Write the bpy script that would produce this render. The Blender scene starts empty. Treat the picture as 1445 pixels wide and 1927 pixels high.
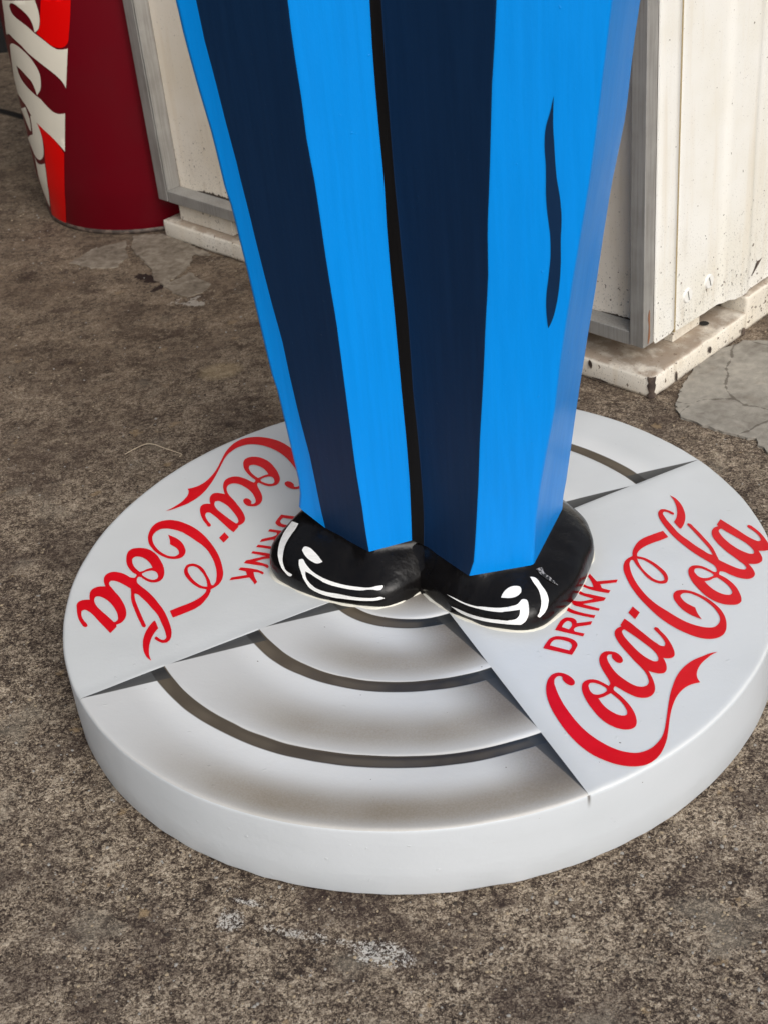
import bpy, bmesh, math, random
from math import radians as rad, sin, cos, pi, hypot, atan2
from mathutils import Vector, Matrix, noise
from mathutils.geometry import delaunay_2d_cdt
from mathutils.bvhtree import BVHTree

SC = bpy.context.scene
COL = SC.collection

# ------------------------------------------------------------------ camera
cam = bpy.data.cameras.new("camera")
camo = bpy.data.objects.new("camera", cam)
COL.objects.link(camo)
PITCH, ROLL, CAMH = 0.58586518, -0.10573863, 1.17690
fw = Vector((0, cos(PITCH), -sin(PITCH)))
rt = Vector((1, 0, 0))
up = rt.cross(fw)
r2 = cos(ROLL) * rt + sin(ROLL) * up
u2 = -sin(ROLL) * rt + cos(ROLL) * up
m = Matrix((r2, u2, -fw)).transposed().to_4x4()
m.translation = Vector((0, 0, CAMH))
camo.matrix_world = m
cam.sensor_fit = 'VERTICAL'
cam.sensor_height = 24.0
cam.lens = 2698.35 / 1927 * 24.0
cam.clip_start = 0.05
cam.clip_end = 500
cam.dof.use_dof = True
cam.dof.focus_distance = 1.80
cam.dof.aperture_fstop = 9.0
SC.camera = camo

# ------------------------------------------------------------------ sky, sun, exposure
SUN_EL, SUN_AZ = rad(38), rad(-70)
sv = Vector((cos(SUN_EL) * cos(SUN_AZ), cos(SUN_EL) * sin(SUN_AZ), sin(SUN_EL)))
world = bpy.data.worlds.new("World")
SC.world = world
world.use_nodes = True
wn = world.node_tree
sky = wn.nodes.new('ShaderNodeTexSky')
sky.sky_type = 'NISHITA'
sky.sun_disc = False
sky.sun_elevation = SUN_EL
sky.sun_rotation = pi / 2 - SUN_AZ
sky.dust_density = 4.0
sky.ozone_density = 1.0
hs = wn.nodes.new('ShaderNodeHueSaturation')
hs.inputs['Saturation'].default_value = 0.45      # an overcast, greyer sky
wn.links.new(sky.outputs[0], hs.inputs['Color'])
wn.links.new(hs.outputs[0], wn.nodes['Background'].inputs[0])
wn.nodes['Background'].inputs[1].default_value = 0.12
sun = bpy.data.lights.new("sun", 'SUN')
sun.energy = 2.0
sun.angle = rad(50)
sun.color = (1.0, 0.975, 0.94)
suno = bpy.data.objects.new("sun", sun)
suno.rotation_euler = sv.to_track_quat('Z', 'Y').to_euler()
suno.location = sv * 6
COL.objects.link(suno)
SC.view_settings.view_transform = 'Standard'
SC.view_settings.look = 'None'
SC.view_settings.exposure = 0.0
SC.view_settings.gamma = 1.0
SC.render.engine = 'CYCLES'
SC.cycles.use_denoising = True
SC.cycles.max_bounces = 8

# ------------------------------------------------------------------ node helpers
class S:
    """a float socket with arithmetic"""
    def __init__(s, t, sock): s.t, s.k = t, sock
    def _op(s, op, *a, clamp=False):
        n = s.t.nodes.new('ShaderNodeMath'); n.operation = op; n.use_clamp = clamp
        for i, x in enumerate((s,) + a):
            if isinstance(x, S): s.t.links.new(x.k, n.inputs[i])
            else: n.inputs[i].default_value = x
        return S(s.t, n.outputs[0])
    def __add__(s, o): return s._op('ADD', o)
    __radd__ = __add__
    def __sub__(s, o): return s._op('SUBTRACT', o)
    def __rsub__(s, o): return s._op('MULTIPLY_ADD', -1.0, o)
    def __mul__(s, o): return s._op('MULTIPLY', o)
    __rmul__ = __mul__
    def __truediv__(s, o): return s._op('DIVIDE', o)
    def __lt__(s, o): return s._op('LESS_THAN', o)
    def __gt__(s, o): return s._op('GREATER_THAN', o)
    def abs(s): return s._op('ABSOLUTE')
    def pow(s, o): return s._op('POWER', o)
    def min(s, o): return s._op('MINIMUM', o)
    def max(s, o): return s._op('MAXIMUM', o)
    def clamp(s): return s._op('ADD', 0.0, clamp=True)
    def ss(s, a, b, lo=0.0, hi=1.0):
        n = s.t.nodes.new('ShaderNodeMapRange'); n.interpolation_type = 'SMOOTHSTEP'
        s.t.links.new(s.k, n.inputs[0])
        for i, v in zip((1, 2, 3, 4), (a, b, lo, hi)): n.inputs[i].default_value = v
        return S(s.t, n.outputs[0])

class Mat:
    def __init__(s, name, rough=0.5, metal=0.0, spec=0.5, color=(0.5, 0.5, 0.5), coat=0.0):
        s.m = bpy.data.materials.new(name); s.m.use_nodes = True
        s.t = s.m.node_tree; s.b = s.t.nodes['Principled BSDF']
        s.b.inputs['Roughness'].default_value = rough
        s.b.inputs['Metallic'].default_value = metal
        s.b.inputs['Specular IOR Level'].default_value = spec
        s.b.inputs['Base Color'].default_value = (*color, 1)
        if coat:
            s.b.inputs['Coat Weight'].default_value = coat
            s.b.inputs['Coat Roughness'].default_value = 0.25
        tc = s.t.nodes.new('ShaderNodeTexCoord'); s.co = tc.outputs['Object']
        s.h = None
    def xyz(s, sock=None):
        n = s.t.nodes.new('ShaderNodeSeparateXYZ'); s.t.links.new(sock or s.co, n.inputs[0])
        return tuple(S(s.t, o) for o in n.outputs)
    def map(s, sc=(1, 1, 1), loc=(0, 0, 0), rot=(0, 0, 0)):
        n = s.t.nodes.new('ShaderNodeMapping'); s.t.links.new(s.co, n.inputs[0])
        n.inputs['Scale'].default_value = sc; n.inputs['Location'].default_value = loc; n.inputs['Rotation'].default_value = rot
        return n.outputs[0]
    def noise(s, scale, detail=3, rough=0.55, dist=0.0, vec=None):
        n = s.t.nodes.new('ShaderNodeTexNoise'); s.t.links.new(vec or s.co, n.inputs['Vector'])
        n.inputs['Scale'].default_value = scale; n.inputs['Detail'].default_value = detail
        n.inputs['Roughness'].default_value = rough; n.inputs['Distortion'].default_value = dist
        return S(s.t, n.outputs['Fac'])
    def voronoi(s, scale, feature='F1', vec=None, rnd=1.0):
        n = s.t.nodes.new('ShaderNodeTexVoronoi'); n.feature = feature
        s.t.links.new(vec or s.co, n.inputs['Vector']); n.inputs['Scale'].default_value = scale
        n.inputs['Randomness'].default_value = rnd
        return S(s.t, n.outputs['Distance'])
    def cell(s, scale, vec=None):
        """a random value per stone, and the distance from its middle"""
        n = s.t.nodes.new('ShaderNodeTexVoronoi'); s.t.links.new(vec or s.co, n.inputs['Vector']); n.inputs['Scale'].default_value = scale
        return s.xyz(n.outputs['Color'])[0], S(s.t, n.outputs['Distance'])
    def warp(s, scale, amt):
        n = s.t.nodes.new('ShaderNodeTexNoise'); s.t.links.new(s.co, n.inputs['Vector']); n.inputs['Scale'].default_value = scale; n.inputs['Detail'].default_value = 2
        m = s.t.nodes.new('ShaderNodeVectorMath'); m.operation = 'MULTIPLY_ADD'
        s.t.links.new(n.outputs['Color'], m.inputs[0]); m.inputs[1].default_value = (amt, amt, amt); s.t.links.new(s.co, m.inputs[2])
        return m.outputs[0]
    def mix(s, f, a, b):
        n = s.t.nodes.new('ShaderNodeMix'); n.data_type = 'RGBA'
        if isinstance(f, S): s.t.links.new(f.k, n.inputs[0])
        else: n.inputs[0].default_value = f
        for i, v in ((6, a), (7, b)):
            if isinstance(v, tuple): n.inputs[i].default_value = (*v, 1)
            else: s.t.links.new(v, n.inputs[i])
        return n.outputs[2]
    def ramp(s, f, stops):
        n = s.t.nodes.new('ShaderNodeValToRGB'); s.t.links.new(f.k, n.inputs[0])
        e = n.color_ramp.elements
        while len(e) < len(stops): e.new(0.5)
        for el, (p, c) in zip(e, stops): el.position = p; el.color = (*c, 1)
        return n.outputs[0]
    def color(s, sock): s.t.links.new(sock, s.b.inputs['Base Color'])
    def rough(s, v): s.t.links.new(v.k, s.b.inputs['Roughness'])
    def bump(s, h, dist, strength=1.0):
        n = s.t.nodes.new('ShaderNodeBump'); n.inputs['Distance'].default_value = dist; n.inputs['Strength'].default_value = strength
        s.t.links.new(h.k, n.inputs['Height'])
        if s.h: s.t.links.new(s.h, n.inputs['Normal'])
        s.h = n.outputs[0]
        s.t.links.new(s.h, s.b.inputs['Normal'])
        if s.b.inputs['Coat Weight'].default_value: s.t.links.new(s.h, s.b.inputs['Coat Normal'])

# ------------------------------------------------------------------ object helpers
def link(name, me, mats=(), parent=None, smooth=False):
    o = bpy.data.objects.new(name, me); COL.objects.link(o)
    for mt in mats: me.materials.append(mt.m if isinstance(mt, Mat) else mt)
    if parent: o.parent = parent
    if smooth:
        for f in me.polygons: f.use_smooth = True
    return o
def obj(name, verts, faces, mats=(), parent=None, smooth=False, idx=None):
    me = bpy.data.meshes.new(name); me.from_pydata([tuple(v) for v in verts], [], faces)
    me.update()
    o = link(name, me, mats, parent, smooth)
    if idx:
        for f, i in zip(me.polygons, idx): f.material_index = i
    return o
def fixn(o):
    bm = bmesh.new(); bm.from_mesh(o.data); bmesh.ops.recalc_face_normals(bm, faces=bm.faces); bm.to_mesh(o.data); bm.free()
    return o
def tag(o, label=None, cat=None, kind=None, group=None):
    if label: o['label'] = label
    if cat: o['category'] = cat
    if kind: o['kind'] = kind
    if group: o['group'] = group
    return o
def empty(name, loc, rz=0):
    o = bpy.data.objects.new(name, None); o.location = loc; o.rotation_euler = (0, 0, rz); COL.objects.link(o)
    return o
def sharp(o, deg=35):
    for f in o.data.polygons: f.use_smooth = True
    md = o.modifiers.new("bevel", 'BEVEL'); md.width = 0.0015; md.segments = 2; md.limit_method = 'ANGLE'; md.angle_limit = rad(deg)
    md.harden_normals = True
    return o
def spline(pts, n=5):
    """closed loop of (x, y, corner) -> smooth points, sharp at corners"""
    N = len(pts); out = []
    for i in range(N):
        p1, p2 = pts[i], pts[(i + 1) % N]
        p0 = pts[i - 1] if not p1[2] else None
        p3 = pts[(i + 2) % N] if not p2[2] else None
        d = hypot(p2[0] - p1[0], p2[1] - p1[1]) or 1e-9
        def tang(a, b, c):      # centripetal-ish tangent scaled to this segment
            da = hypot(b[0] - a[0], b[1] - a[1]) or 1e-9; dc = hypot(c[0] - b[0], c[1] - b[1]) or 1e-9
            return tuple(d * ((b[k] - a[k]) / da * dc + (c[k] - b[k]) / dc * da) / (da + dc) for k in (0, 1))
        m1 = tang(p0, p1, p2) if p0 else None
        m2 = tang(p1, p2, p3) if p3 else None
        c = (p2[0] - p1[0], p2[1] - p1[1])
        if m1 is None: m1 = c if m2 is None else tuple(1.5 * c[k] - .5 * m2[k] for k in (0, 1))
        if m2 is None: m2 = tuple(1.5 * c[k] - .5 * m1[k] for k in (0, 1))
        for k in range(n):
            t = k / n; a = 2 * t**3 - 3 * t**2 + 1; b = t**3 - 2 * t**2 + t; e = -2 * t**3 + 3 * t**2; g = t**3 - t**2
            out.append((a * p1[0] + b * m1[0] + e * p2[0] + g * m2[0], a * p1[1] + b * m1[1] + e * p2[1] + g * m2[1]))
    return out
def inside(x, y, loops):
    c = False
    for L in loops:
        j = len(L) - 1
        for i in range(len(L)):
            xi, yi = L[i]; xj, yj = L[j]
            if (yi > y) != (yj > y) and x < (xj - xi) * (y - yi) / (yj - yi) + xi: c = not c
            j = i
    return c
def fill(loops, step=None, scale=1000.0):
    """triangulate loops (even-odd); optional inner grid of the given step"""
    V, E = [], []
    for L in loops:
        b = len(V); V += [Vector((x * scale, y * scale)) for x, y in L]
        E += [(b + i, b + (i + 1) % len(L)) for i in range(len(L))]
    if step:
        xs = [x for L in loops for x, _ in L]; ys = [y for L in loops for _, y in L]
        x = min(xs) + step / 2
        while x < max(xs):
            y = min(ys) + step / 2
            while y < max(ys):
                if inside(x, y, loops): V.append(Vector((x * scale, y * scale)))
                y += step
            x += step
    v, e, f, *_ = delaunay_2d_cdt(V, E, [], 0, 1e-4)
    P = [(q.x / scale, q.y / scale) for q in v]
    T = []
    for t in f:
        cx = sum(P[i][0] for i in t) / 3; cy = sum(P[i][1] for i in t) / 3
        if inside(cx, cy, loops): T.append(tuple(t))
    return P, T
def lerp(a, b, t): return a + (b - a) * t
def interp(x, tab):
    if x <= tab[0][0]: return tab[0][1]
    for (a, b), (c, d) in zip(tab, tab[1:]):
        if x <= c: return b + (d - b) * (x - a) / (c - a)
    (a, b), (c, d) = tab[-4], tab[-1]
    return d + (d - b) * (x - c) / (c - a)

# traced outlines: tenths of a millimetre (the can: degrees and metres)
LOGO = [[[[1492,-2396,1],[1489,-2428,0],[1509,-2489,0],[1540,-2530,0],[1574,-2548,0],[1604,-2533,0],[1616,-2487,0],[1602,-2434,0],[1562,-2369,0],[1518,-2329,0],[1454,-2306,0],[1393,-2322,0],[1337,-2384,0],[1297,-2480,0],[1273,-2604,0],[1271,-2754,0],[1291,-2918,0],[1327,-3076,0],[1377,-3245,0],[1438,-3407,0],[1515,-3557,0],[1610,-3692,0],[1717,-3792,0],[1834,-3871,0],[1949,-3916,0],[2040,-3928,0],[2119,-3920,0],[2204,-3880,0],[2291,-3802,0],[2359,-3701,0],[2417,-3586,0],[2459,-3468,0],[2500,-3336,0],[2546,-3194,0],[2592,-3081,0],[2645,-2974,0],[2713,-2873,0],[2785,-2800,0],[2864,-2751,0],[2927,-2733,0],[2987,-2725,1],[2975,-2660,0],[2983,-2581,0],[3019,-2494,0],[3077,-2409,0],[3161,-2329,0],[3254,-2260,0],[3308,-2237,1],[3228,-2244,0],[3119,-2286,0],[3008,-2333,0],[2908,-2405,0],[2819,-2496,0],[2746,-2600,0],[2686,-2716,0],[2633,-2832,0],[2589,-2948,0],[2547,-3074,0],[2511,-3188,0],[2471,-3311,0],[2432,-3421,0],[2380,-3528,0],[2316,-3607,0],[2242,-3673,0],[2162,-3712,0],[2081,-3728,0],[1947,-3692,0],[1836,-3618,0],[1743,-3524,0],[1653,-3405,0],[1580,-3277,0],[1523,-3143,0],[1474,-2996,0],[1433,-2849,0],[1404,-2701,0],[1389,-2559,0],[1388,-2457,0],[1410,-2396,0],[1449,-2366,0],[1482,-2373,0]]],[[[1977,-2624,1],[1932,-2569,0],[1876,-2512,0],[1821,-2484,0],[1760,-2485,0],[1707,-2522,0],[1681,-2585,0],[1672,-2664,0],[1679,-2756,0],[1699,-2868,0],[1731,-2982,0],[1769,-3094,0],[1816,-3188,0],[1878,-3270,0],[1944,-3327,0],[2009,-3356,0],[2072,-3361,0],[2129,-3333,0],[2160,-3271,0],[2171,-3177,0],[2164,-3070,0],[2139,-2968,0],[2105,-2874,0],[2068,-2793,0],[2034,-2733,0],[2019,-2700,1],[2029,-2661,0],[2045,-2640,1],[2084,-2680,0],[2136,-2749,0],[2191,-2808,0],[2246,-2857,0],[2301,-2881,0],[2366,-2881,0],[2426,-2846,0],[2465,-2782,0],[2482,-2694,0],[2483,-2582,0],[2474,-2499,0],[2465,-2441,1],[2514,-2477,0],[2574,-2507,0],[2628,-2506,0],[2664,-2465,0],[2683,-2395,0],[2685,-2311,0],[2677,-2246,1],[2723,-2262,0],[2770,-2262,0],[2808,-2231,0],[2824,-2175,0],[2826,-2078,0],[2813,-1967,0],[2787,-1853,0],[2752,-1758,0],[2720,-1685,0],[2707,-1681,0],[2690,-1699,0],[2690,-1725,0],[2712,-1785,0],[2737,-1861,0],[2756,-1947,0],[2753,-2012,0],[2735,-2041,0],[2699,-2030,0],[2662,-1980,0],[2612,-1895,0],[2559,-1786,0],[2505,-1677,0],[2446,-1554,0],[2388,-1456,1],[2316,-1569,1],[2324,-1595,1],[2272,-1620,0],[2235,-1664,0],[2217,-1734,0],[2221,-1812,0],[2237,-1903,0],[2265,-2006,0],[2300,-2109,0],[2333,-2211,0],[2373,-2312,0],[2409,-2402,0],[2431,-2489,0],[2436,-2572,0],[2426,-2642,0],[2396,-2683,0],[2347,-2698,0],[2291,-2681,0],[2234,-2631,0],[2182,-2561,0],[2126,-2470,0],[2085,-2370,0],[2059,-2260,0],[2048,-2174,0],[2053,-2121,0],[2078,-2088,0],[2117,-2094,1],[2107,-2144,0],[2124,-2200,0],[2150,-2241,0],[2180,-2257,0],[2212,-2235,0],[2219,-2183,0],[2201,-2116,0],[2158,-2055,0],[2108,-2031,0],[2047,-2026,0],[1995,-2066,0],[1963,-2130,0],[1951,-2213,0],[1958,-2320,0],[1979,-2428,0],[1999,-2534,0],[1999,-2595,0]],[[1762,-2567,0],[1784,-2542,0],[1817,-2543,0],[1866,-2569,0],[1911,-2612,0],[1945,-2660,0],[1945,-2693,0],[1917,-2724,0],[1873,-2745,0],[1832,-2750,0],[1789,-2733,0],[1764,-2689,0],[1755,-2627,0]],[[1828,-2810,1],[1890,-2795,0],[1941,-2768,0],[1981,-2749,1],[2018,-2815,0],[2060,-2901,0],[2087,-2999,0],[2094,-3078,0],[2077,-3129,0],[2040,-3137,0],[1992,-3115,0],[1943,-3069,0],[1891,-2997,0],[1850,-2902,0]],[[2315,-1683,0],[2341,-1658,0],[2369,-1693,0],[2417,-1768,0],[2478,-1872,0],[2538,-1981,0],[2591,-2087,0],[2619,-2178,0],[2621,-2248,0],[2601,-2292,0],[2567,-2292,0],[2522,-2252,0],[2469,-2180,0],[2420,-2086,0],[2376,-1970,0],[2337,-1854,0],[2313,-1750,0]]],[[[2531,-1242,1],[2588,-1372,1],[2509,-1488,1],[2455,-1352,1]]],[[[3227,248,1],[3264,101,1],[3152,50,0],[3039,7,0],[2934,-46,0],[2846,-120,0],[2804,-183,0],[2790,-243,1],[2864,-283,0],[2946,-378,0],[3018,-513,0],[3067,-659,0],[3062,-778,0],[3018,-854,0],[2953,-856,0],[2884,-805,0],[2824,-710,0],[2782,-574,0],[2748,-446,0],[2728,-320,1],[2710,-308,0],[2675,-354,0],[2656,-447,0],[2650,-601,0],[2664,-757,0],[2698,-931,0],[2750,-1105,0],[2824,-1264,0],[2911,-1399,0],[3005,-1542,0],[3102,-1661,0],[3199,-1739,0],[3283,-1784,0],[3377,-1793,0],[3448,-1736,0],[3485,-1649,0],[3483,-1523,0],[3449,-1389,0],[3391,-1266,0],[3318,-1164,0],[3244,-1102,0],[3178,-1090,0],[3134,-1132,0],[3135,-1189,0],[3164,-1275,0],[3208,-1339,0],[3252,-1390,1],[3251,-1482,0],[3261,-1563,0],[3274,-1628,1],[3227,-1581,0],[3158,-1506,0],[3096,-1400,0],[3057,-1273,0],[3044,-1157,0],[3065,-1078,0],[3113,-1029,0],[3183,-1025,0],[3265,-1056,0],[3346,-1128,0],[3429,-1233,0],[3494,-1365,0],[3537,-1500,0],[3548,-1644,0],[3531,-1765,0],[3492,-1881,0],[3429,-1962,0],[3344,-1996,0],[3251,-1992,0],[3149,-1945,0],[3054,-1865,0],[2962,-1768,0],[2875,-1645,0],[2786,-1481,0],[2704,-1275,0],[2633,-1052,0],[2592,-862,0],[2570,-673,0],[2566,-517,0],[2593,-383,0],[2634,-303,0],[2691,-252,0],[2734,-229,1],[2756,-130,0],[2803,-30,0],[2876,74,0],[2963,140,0],[3067,186,0],[3159,224,0]],[[2779,-294,1],[2836,-319,0],[2901,-396,0],[2960,-502,0],[3004,-622,0],[3023,-720,0],[3007,-793,0],[2965,-802,0],[2904,-758,0],[2854,-664,0],[2809,-544,0],[2784,-418,0]]],[[[3688,-683,0],[3684,-713,0],[3662,-740,0],[3643,-731,0],[3599,-673,0],[3542,-606,0],[3478,-566,0],[3412,-564,0],[3360,-611,0],[3335,-688,0],[3330,-786,0],[3344,-911,0],[3374,-1025,0],[3415,-1152,0],[3468,-1256,0],[3532,-1338,0],[3604,-1392,0],[3682,-1417,0],[3753,-1418,0],[3807,-1375,0],[3828,-1308,0],[3835,-1203,0],[3824,-1069,0],[3789,-954,0],[3741,-860,0],[3708,-817,0],[3690,-795,1],[3702,-754,0],[3720,-730,1],[3768,-753,0],[3824,-819,0],[3881,-879,0],[3942,-920,0],[4008,-944,0],[4071,-925,0],[4112,-871,0],[4122,-792,0],[4114,-716,0],[4095,-638,1],[4146,-653,0],[4212,-653,0],[4266,-618,0],[4288,-572,0],[4296,-484,0],[4288,-393,1],[4340,-405,0],[4392,-406,0],[4436,-375,0],[4453,-333,0],[4449,-254,0],[4438,-134,0],[4413,-9,0],[4369,107,0],[4333,170,0],[4313,178,0],[4296,154,0],[4304,119,0],[4339,52,0],[4374,-42,0],[4385,-124,0],[4373,-181,0],[4348,-189,0],[4299,-147,0],[4245,-71,0],[4175,62,0],[4093,213,0],[4005,374,1],[3929,264,1],[3937,222,1],[3885,205,0],[3842,152,0],[3817,76,0],[3814,-17,0],[3832,-126,0],[3868,-250,0],[3912,-369,0],[3960,-467,0],[4006,-571,0],[4043,-653,0],[4050,-711,0],[4030,-745,0],[3984,-736,0],[3929,-695,0],[3872,-635,0],[3810,-561,0],[3763,-501,1],[3759,-386,0],[3754,-256,0],[3737,-148,0],[3707,-23,0],[3673,116,0],[3631,260,0],[3593,356,0],[3578,363,0],[3563,334,0],[3572,298,0],[3608,162,0],[3647,8,0],[3681,-131,0],[3705,-246,0],[3715,-384,1],[3671,-350,0],[3624,-270,0],[3551,-140,0],[3491,-10,0],[3449,73,0],[3406,182,0],[3370,324,0],[3337,454,0],[3317,569,0],[3316,653,0],[3337,677,0],[3376,663,0],[3412,614,0],[3437,585,1],[3451,606,0],[3452,634,1],[3406,692,0],[3353,735,0],[3307,737,0],[3264,684,0],[3246,583,0],[3253,456,0],[3277,321,0],[3312,172,0],[3356,30,0],[3409,-98,0],[3457,-212,0],[3518,-333,0],[3581,-441,0],[3645,-541,0],[3682,-611,0]],[[3412,-670,0],[3433,-630,0],[3479,-624,0],[3530,-654,0],[3581,-713,0],[3618,-770,0],[3622,-799,0],[3583,-825,0],[3528,-840,0],[3479,-831,0],[3438,-793,0],[3416,-733,0]],[[3484,-899,1],[3553,-887,0],[3611,-855,0],[3653,-850,1],[3691,-912,0],[3732,-1004,0],[3755,-1111,0],[3749,-1188,0],[3720,-1218,0],[3665,-1208,0],[3606,-1162,0],[3553,-1087,0],[3511,-995,0]],[[3924,137,0],[3959,164,0],[3992,117,0],[4056,11,0],[4130,-109,0],[4190,-219,0],[4223,-316,0],[4230,-401,0],[4211,-443,0],[4175,-439,0],[4120,-394,0],[4059,-318,0],[3998,-209,0],[3949,-82,0],[3920,43,0]]],[[[3495,1045,1],[3518,942,0],[3523,826,0],[3513,700,0],[3489,592,0],[3449,488,0],[3410,426,1],[3428,347,0],[3448,266,1],[3465,259,1],[3521,350,0],[3567,466,0],[3594,600,0],[3597,740,0],[3580,872,0],[3542,980,0]]]]
DRINK = [[[[1353,-1849,1],[1409,-1751,0],[1469,-1678,0],[1529,-1654,0],[1603,-1670,0],[1681,-1708,0],[1740,-1768,0],[1758,-1843,0],[1729,-1914,0],[1663,-2020,1]],[[1440,-1811,1],[1472,-1750,0],[1512,-1718,0],[1560,-1719,0],[1631,-1753,0],[1680,-1796,0],[1693,-1842,0],[1677,-1895,0],[1646,-1935,1]]],[[[1543,-1535,1],[1599,-1435,0],[1655,-1353,0],[1709,-1322,0],[1765,-1331,0],[1808,-1368,0],[1822,-1416,0],[1816,-1447,1],[1894,-1445,0],[2006,-1439,1],[1976,-1499,1],[1897,-1509,0],[1818,-1516,0],[1780,-1534,0],[1763,-1571,0],[1769,-1600,1],[1876,-1657,1],[1848,-1706,1]],[[1632,-1492,1],[1680,-1414,0],[1719,-1390,0],[1751,-1410,0],[1758,-1462,0],[1737,-1515,0],[1707,-1550,1]]],[[[1739,-1184,1],[1770,-1130,1],[1823,-1194,0],[1886,-1242,0],[2062,-1336,1],[2035,-1384,1],[1857,-1289,0],[1787,-1242,0]]],[[[1936,-847,1],[1956,-816,1],[1994,-872,0],[2072,-919,0],[2249,-1019,1],[2214,-1070,1],[2086,-1083,0],[1951,-1095,1],[2137,-1216,1],[2115,-1256,1],[1904,-1140,0],[1853,-1105,0],[1822,-1045,1],[1847,-1002,1],[1902,-1027,0],[2099,-1014,1],[1984,-928,0],[1947,-891,0]]],[[[2144,-500,1],[2169,-588,0],[2201,-674,1],[2335,-679,0],[2459,-683,1],[2430,-739,1],[2324,-739,0],[2229,-740,1],[2235,-821,1],[2329,-886,1],[2298,-933,1],[2046,-781,0],[2016,-745,0],[2010,-720,1],[2028,-695,1],[2074,-750,0],[2140,-783,1],[2133,-662,0],[2110,-552,1]]]]
CAN = {"cream":[[[[-149.19,0.4887,1],[-150.83,0.4601,1],[-154.74,0.4162,1],[-154.18,0.4133,1],[-150.43,0.4185,0],[-145.1,0.4117,0],[-139.65,0.4032,0],[-135.3,0.3909,0],[-129.98,0.3787,0],[-124.81,0.3658,0],[-119.78,0.351,0],[-116.8,0.3379,0],[-115.41,0.3238,1],[-110.08,0.406,1],[-112.75,0.4039,0],[-115.91,0.4043,0],[-118.85,0.4105,0],[-122.06,0.4205,0],[-127.47,0.4345,1],[-130.16,0.4431,0],[-134.21,0.4519,0],[-138.76,0.4601,0],[-141.69,0.469,0],[-142.33,0.4806,1],[-140.74,0.487,0],[-137.82,0.4877,0],[-133.75,0.4811,0],[-130.23,0.4721,0],[-127.94,0.4611,0],[-127.05,0.4495,0],[-126.99,0.4352,1],[-124.21,0.4425,0],[-122.43,0.4574,0],[-121.72,0.4746,0],[-121.96,0.4888,0],[-122.53,0.501,1]]],[[[-153.31,0.3914,1],[-149.77,0.3992,0],[-144.38,0.4,0],[-138.92,0.3928,0],[-134.53,0.3818,0],[-131.69,0.3683,0],[-129.97,0.3541,0],[-130.12,0.3333,0],[-131.55,0.3173,0],[-135.45,0.3014,1],[-136.21,0.3187,0],[-137.48,0.329,0],[-140.68,0.3379,0],[-146.08,0.3491,0],[-150.13,0.3526,1],[-148.42,0.3303,0],[-144.69,0.318,0],[-140.01,0.3076,0],[-136.24,0.2996,1],[-133.51,0.2952,0],[-129.73,0.2819,0],[-126.04,0.2711,0],[-122.89,0.2682,0],[-118.99,0.2709,1],[-124.14,0.1863,1],[-126.56,0.1977,0],[-130.43,0.2127,0],[-136.36,0.2274,0],[-141.6,0.2388,0],[-146.05,0.252,1],[-149.95,0.2691,1],[-155.52,0.2778,1],[-160.97,0.2818,1],[-161.49,0.3143,1],[-157.56,0.3511,1]]],[[[-147.09,0.2487,1],[-143.55,0.2473,0],[-140.8,0.2332,0],[-139.51,0.2123,0],[-140.07,0.1865,0],[-141.92,0.1657,0],[-145.48,0.1525,0],[-148.42,0.1485,0],[-153.73,0.1529,0],[-157.34,0.168,0],[-161.46,0.1823,1],[-153.13,0.1989,0],[-149.09,0.2065,0],[-148.43,0.2151,0],[-147.44,0.2335,0]]],[[[-154.56,0.1479,1],[-152.63,0.1388,0],[-146.89,0.1399,0],[-142.62,0.1465,1],[-143.78,0.1184,0],[-146.52,0.0787,0],[-154.01,0.0292,1],[-156.36,0.0556,0],[-156.2,0.0955,0]]],[[[-161.55,0.248,1],[-156.93,0.2328,1],[-154.21,0.22,0],[-152.34,0.2109,0],[-150.73,0.2095,1],[-149.11,0.227,0],[-148.82,0.2431,0],[-149.75,0.2531,1],[-150.74,0.2631,1]]]],"red":[[[[-119.07,0.5016,1],[-121.55,0.4681,0],[-123.04,0.448,0],[-126.03,0.434,1],[-121.97,0.4218,0],[-118.47,0.4106,0],[-115.4,0.407,0],[-112.53,0.4079,0],[-109.69,0.4166,0],[-108.0,0.4363,0],[-103.89,0.5012,1]]],[[[-141.4,0.2374,1],[-137.84,0.231,0],[-132.56,0.2191,0],[-128.51,0.2044,0],[-125.06,0.1811,1],[-126.55,0.1582,0],[-132.32,0.0723,0],[-139.08,0.005,1],[-144.6,0.0042,0],[-156.88,-0.0003,0],[-153.5,0.0263,1],[-146.31,0.0789,0],[-143.43,0.1204,0],[-141.95,0.1511,0],[-139.32,0.1919,0],[-139.73,0.2169,0]]]]}
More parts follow.
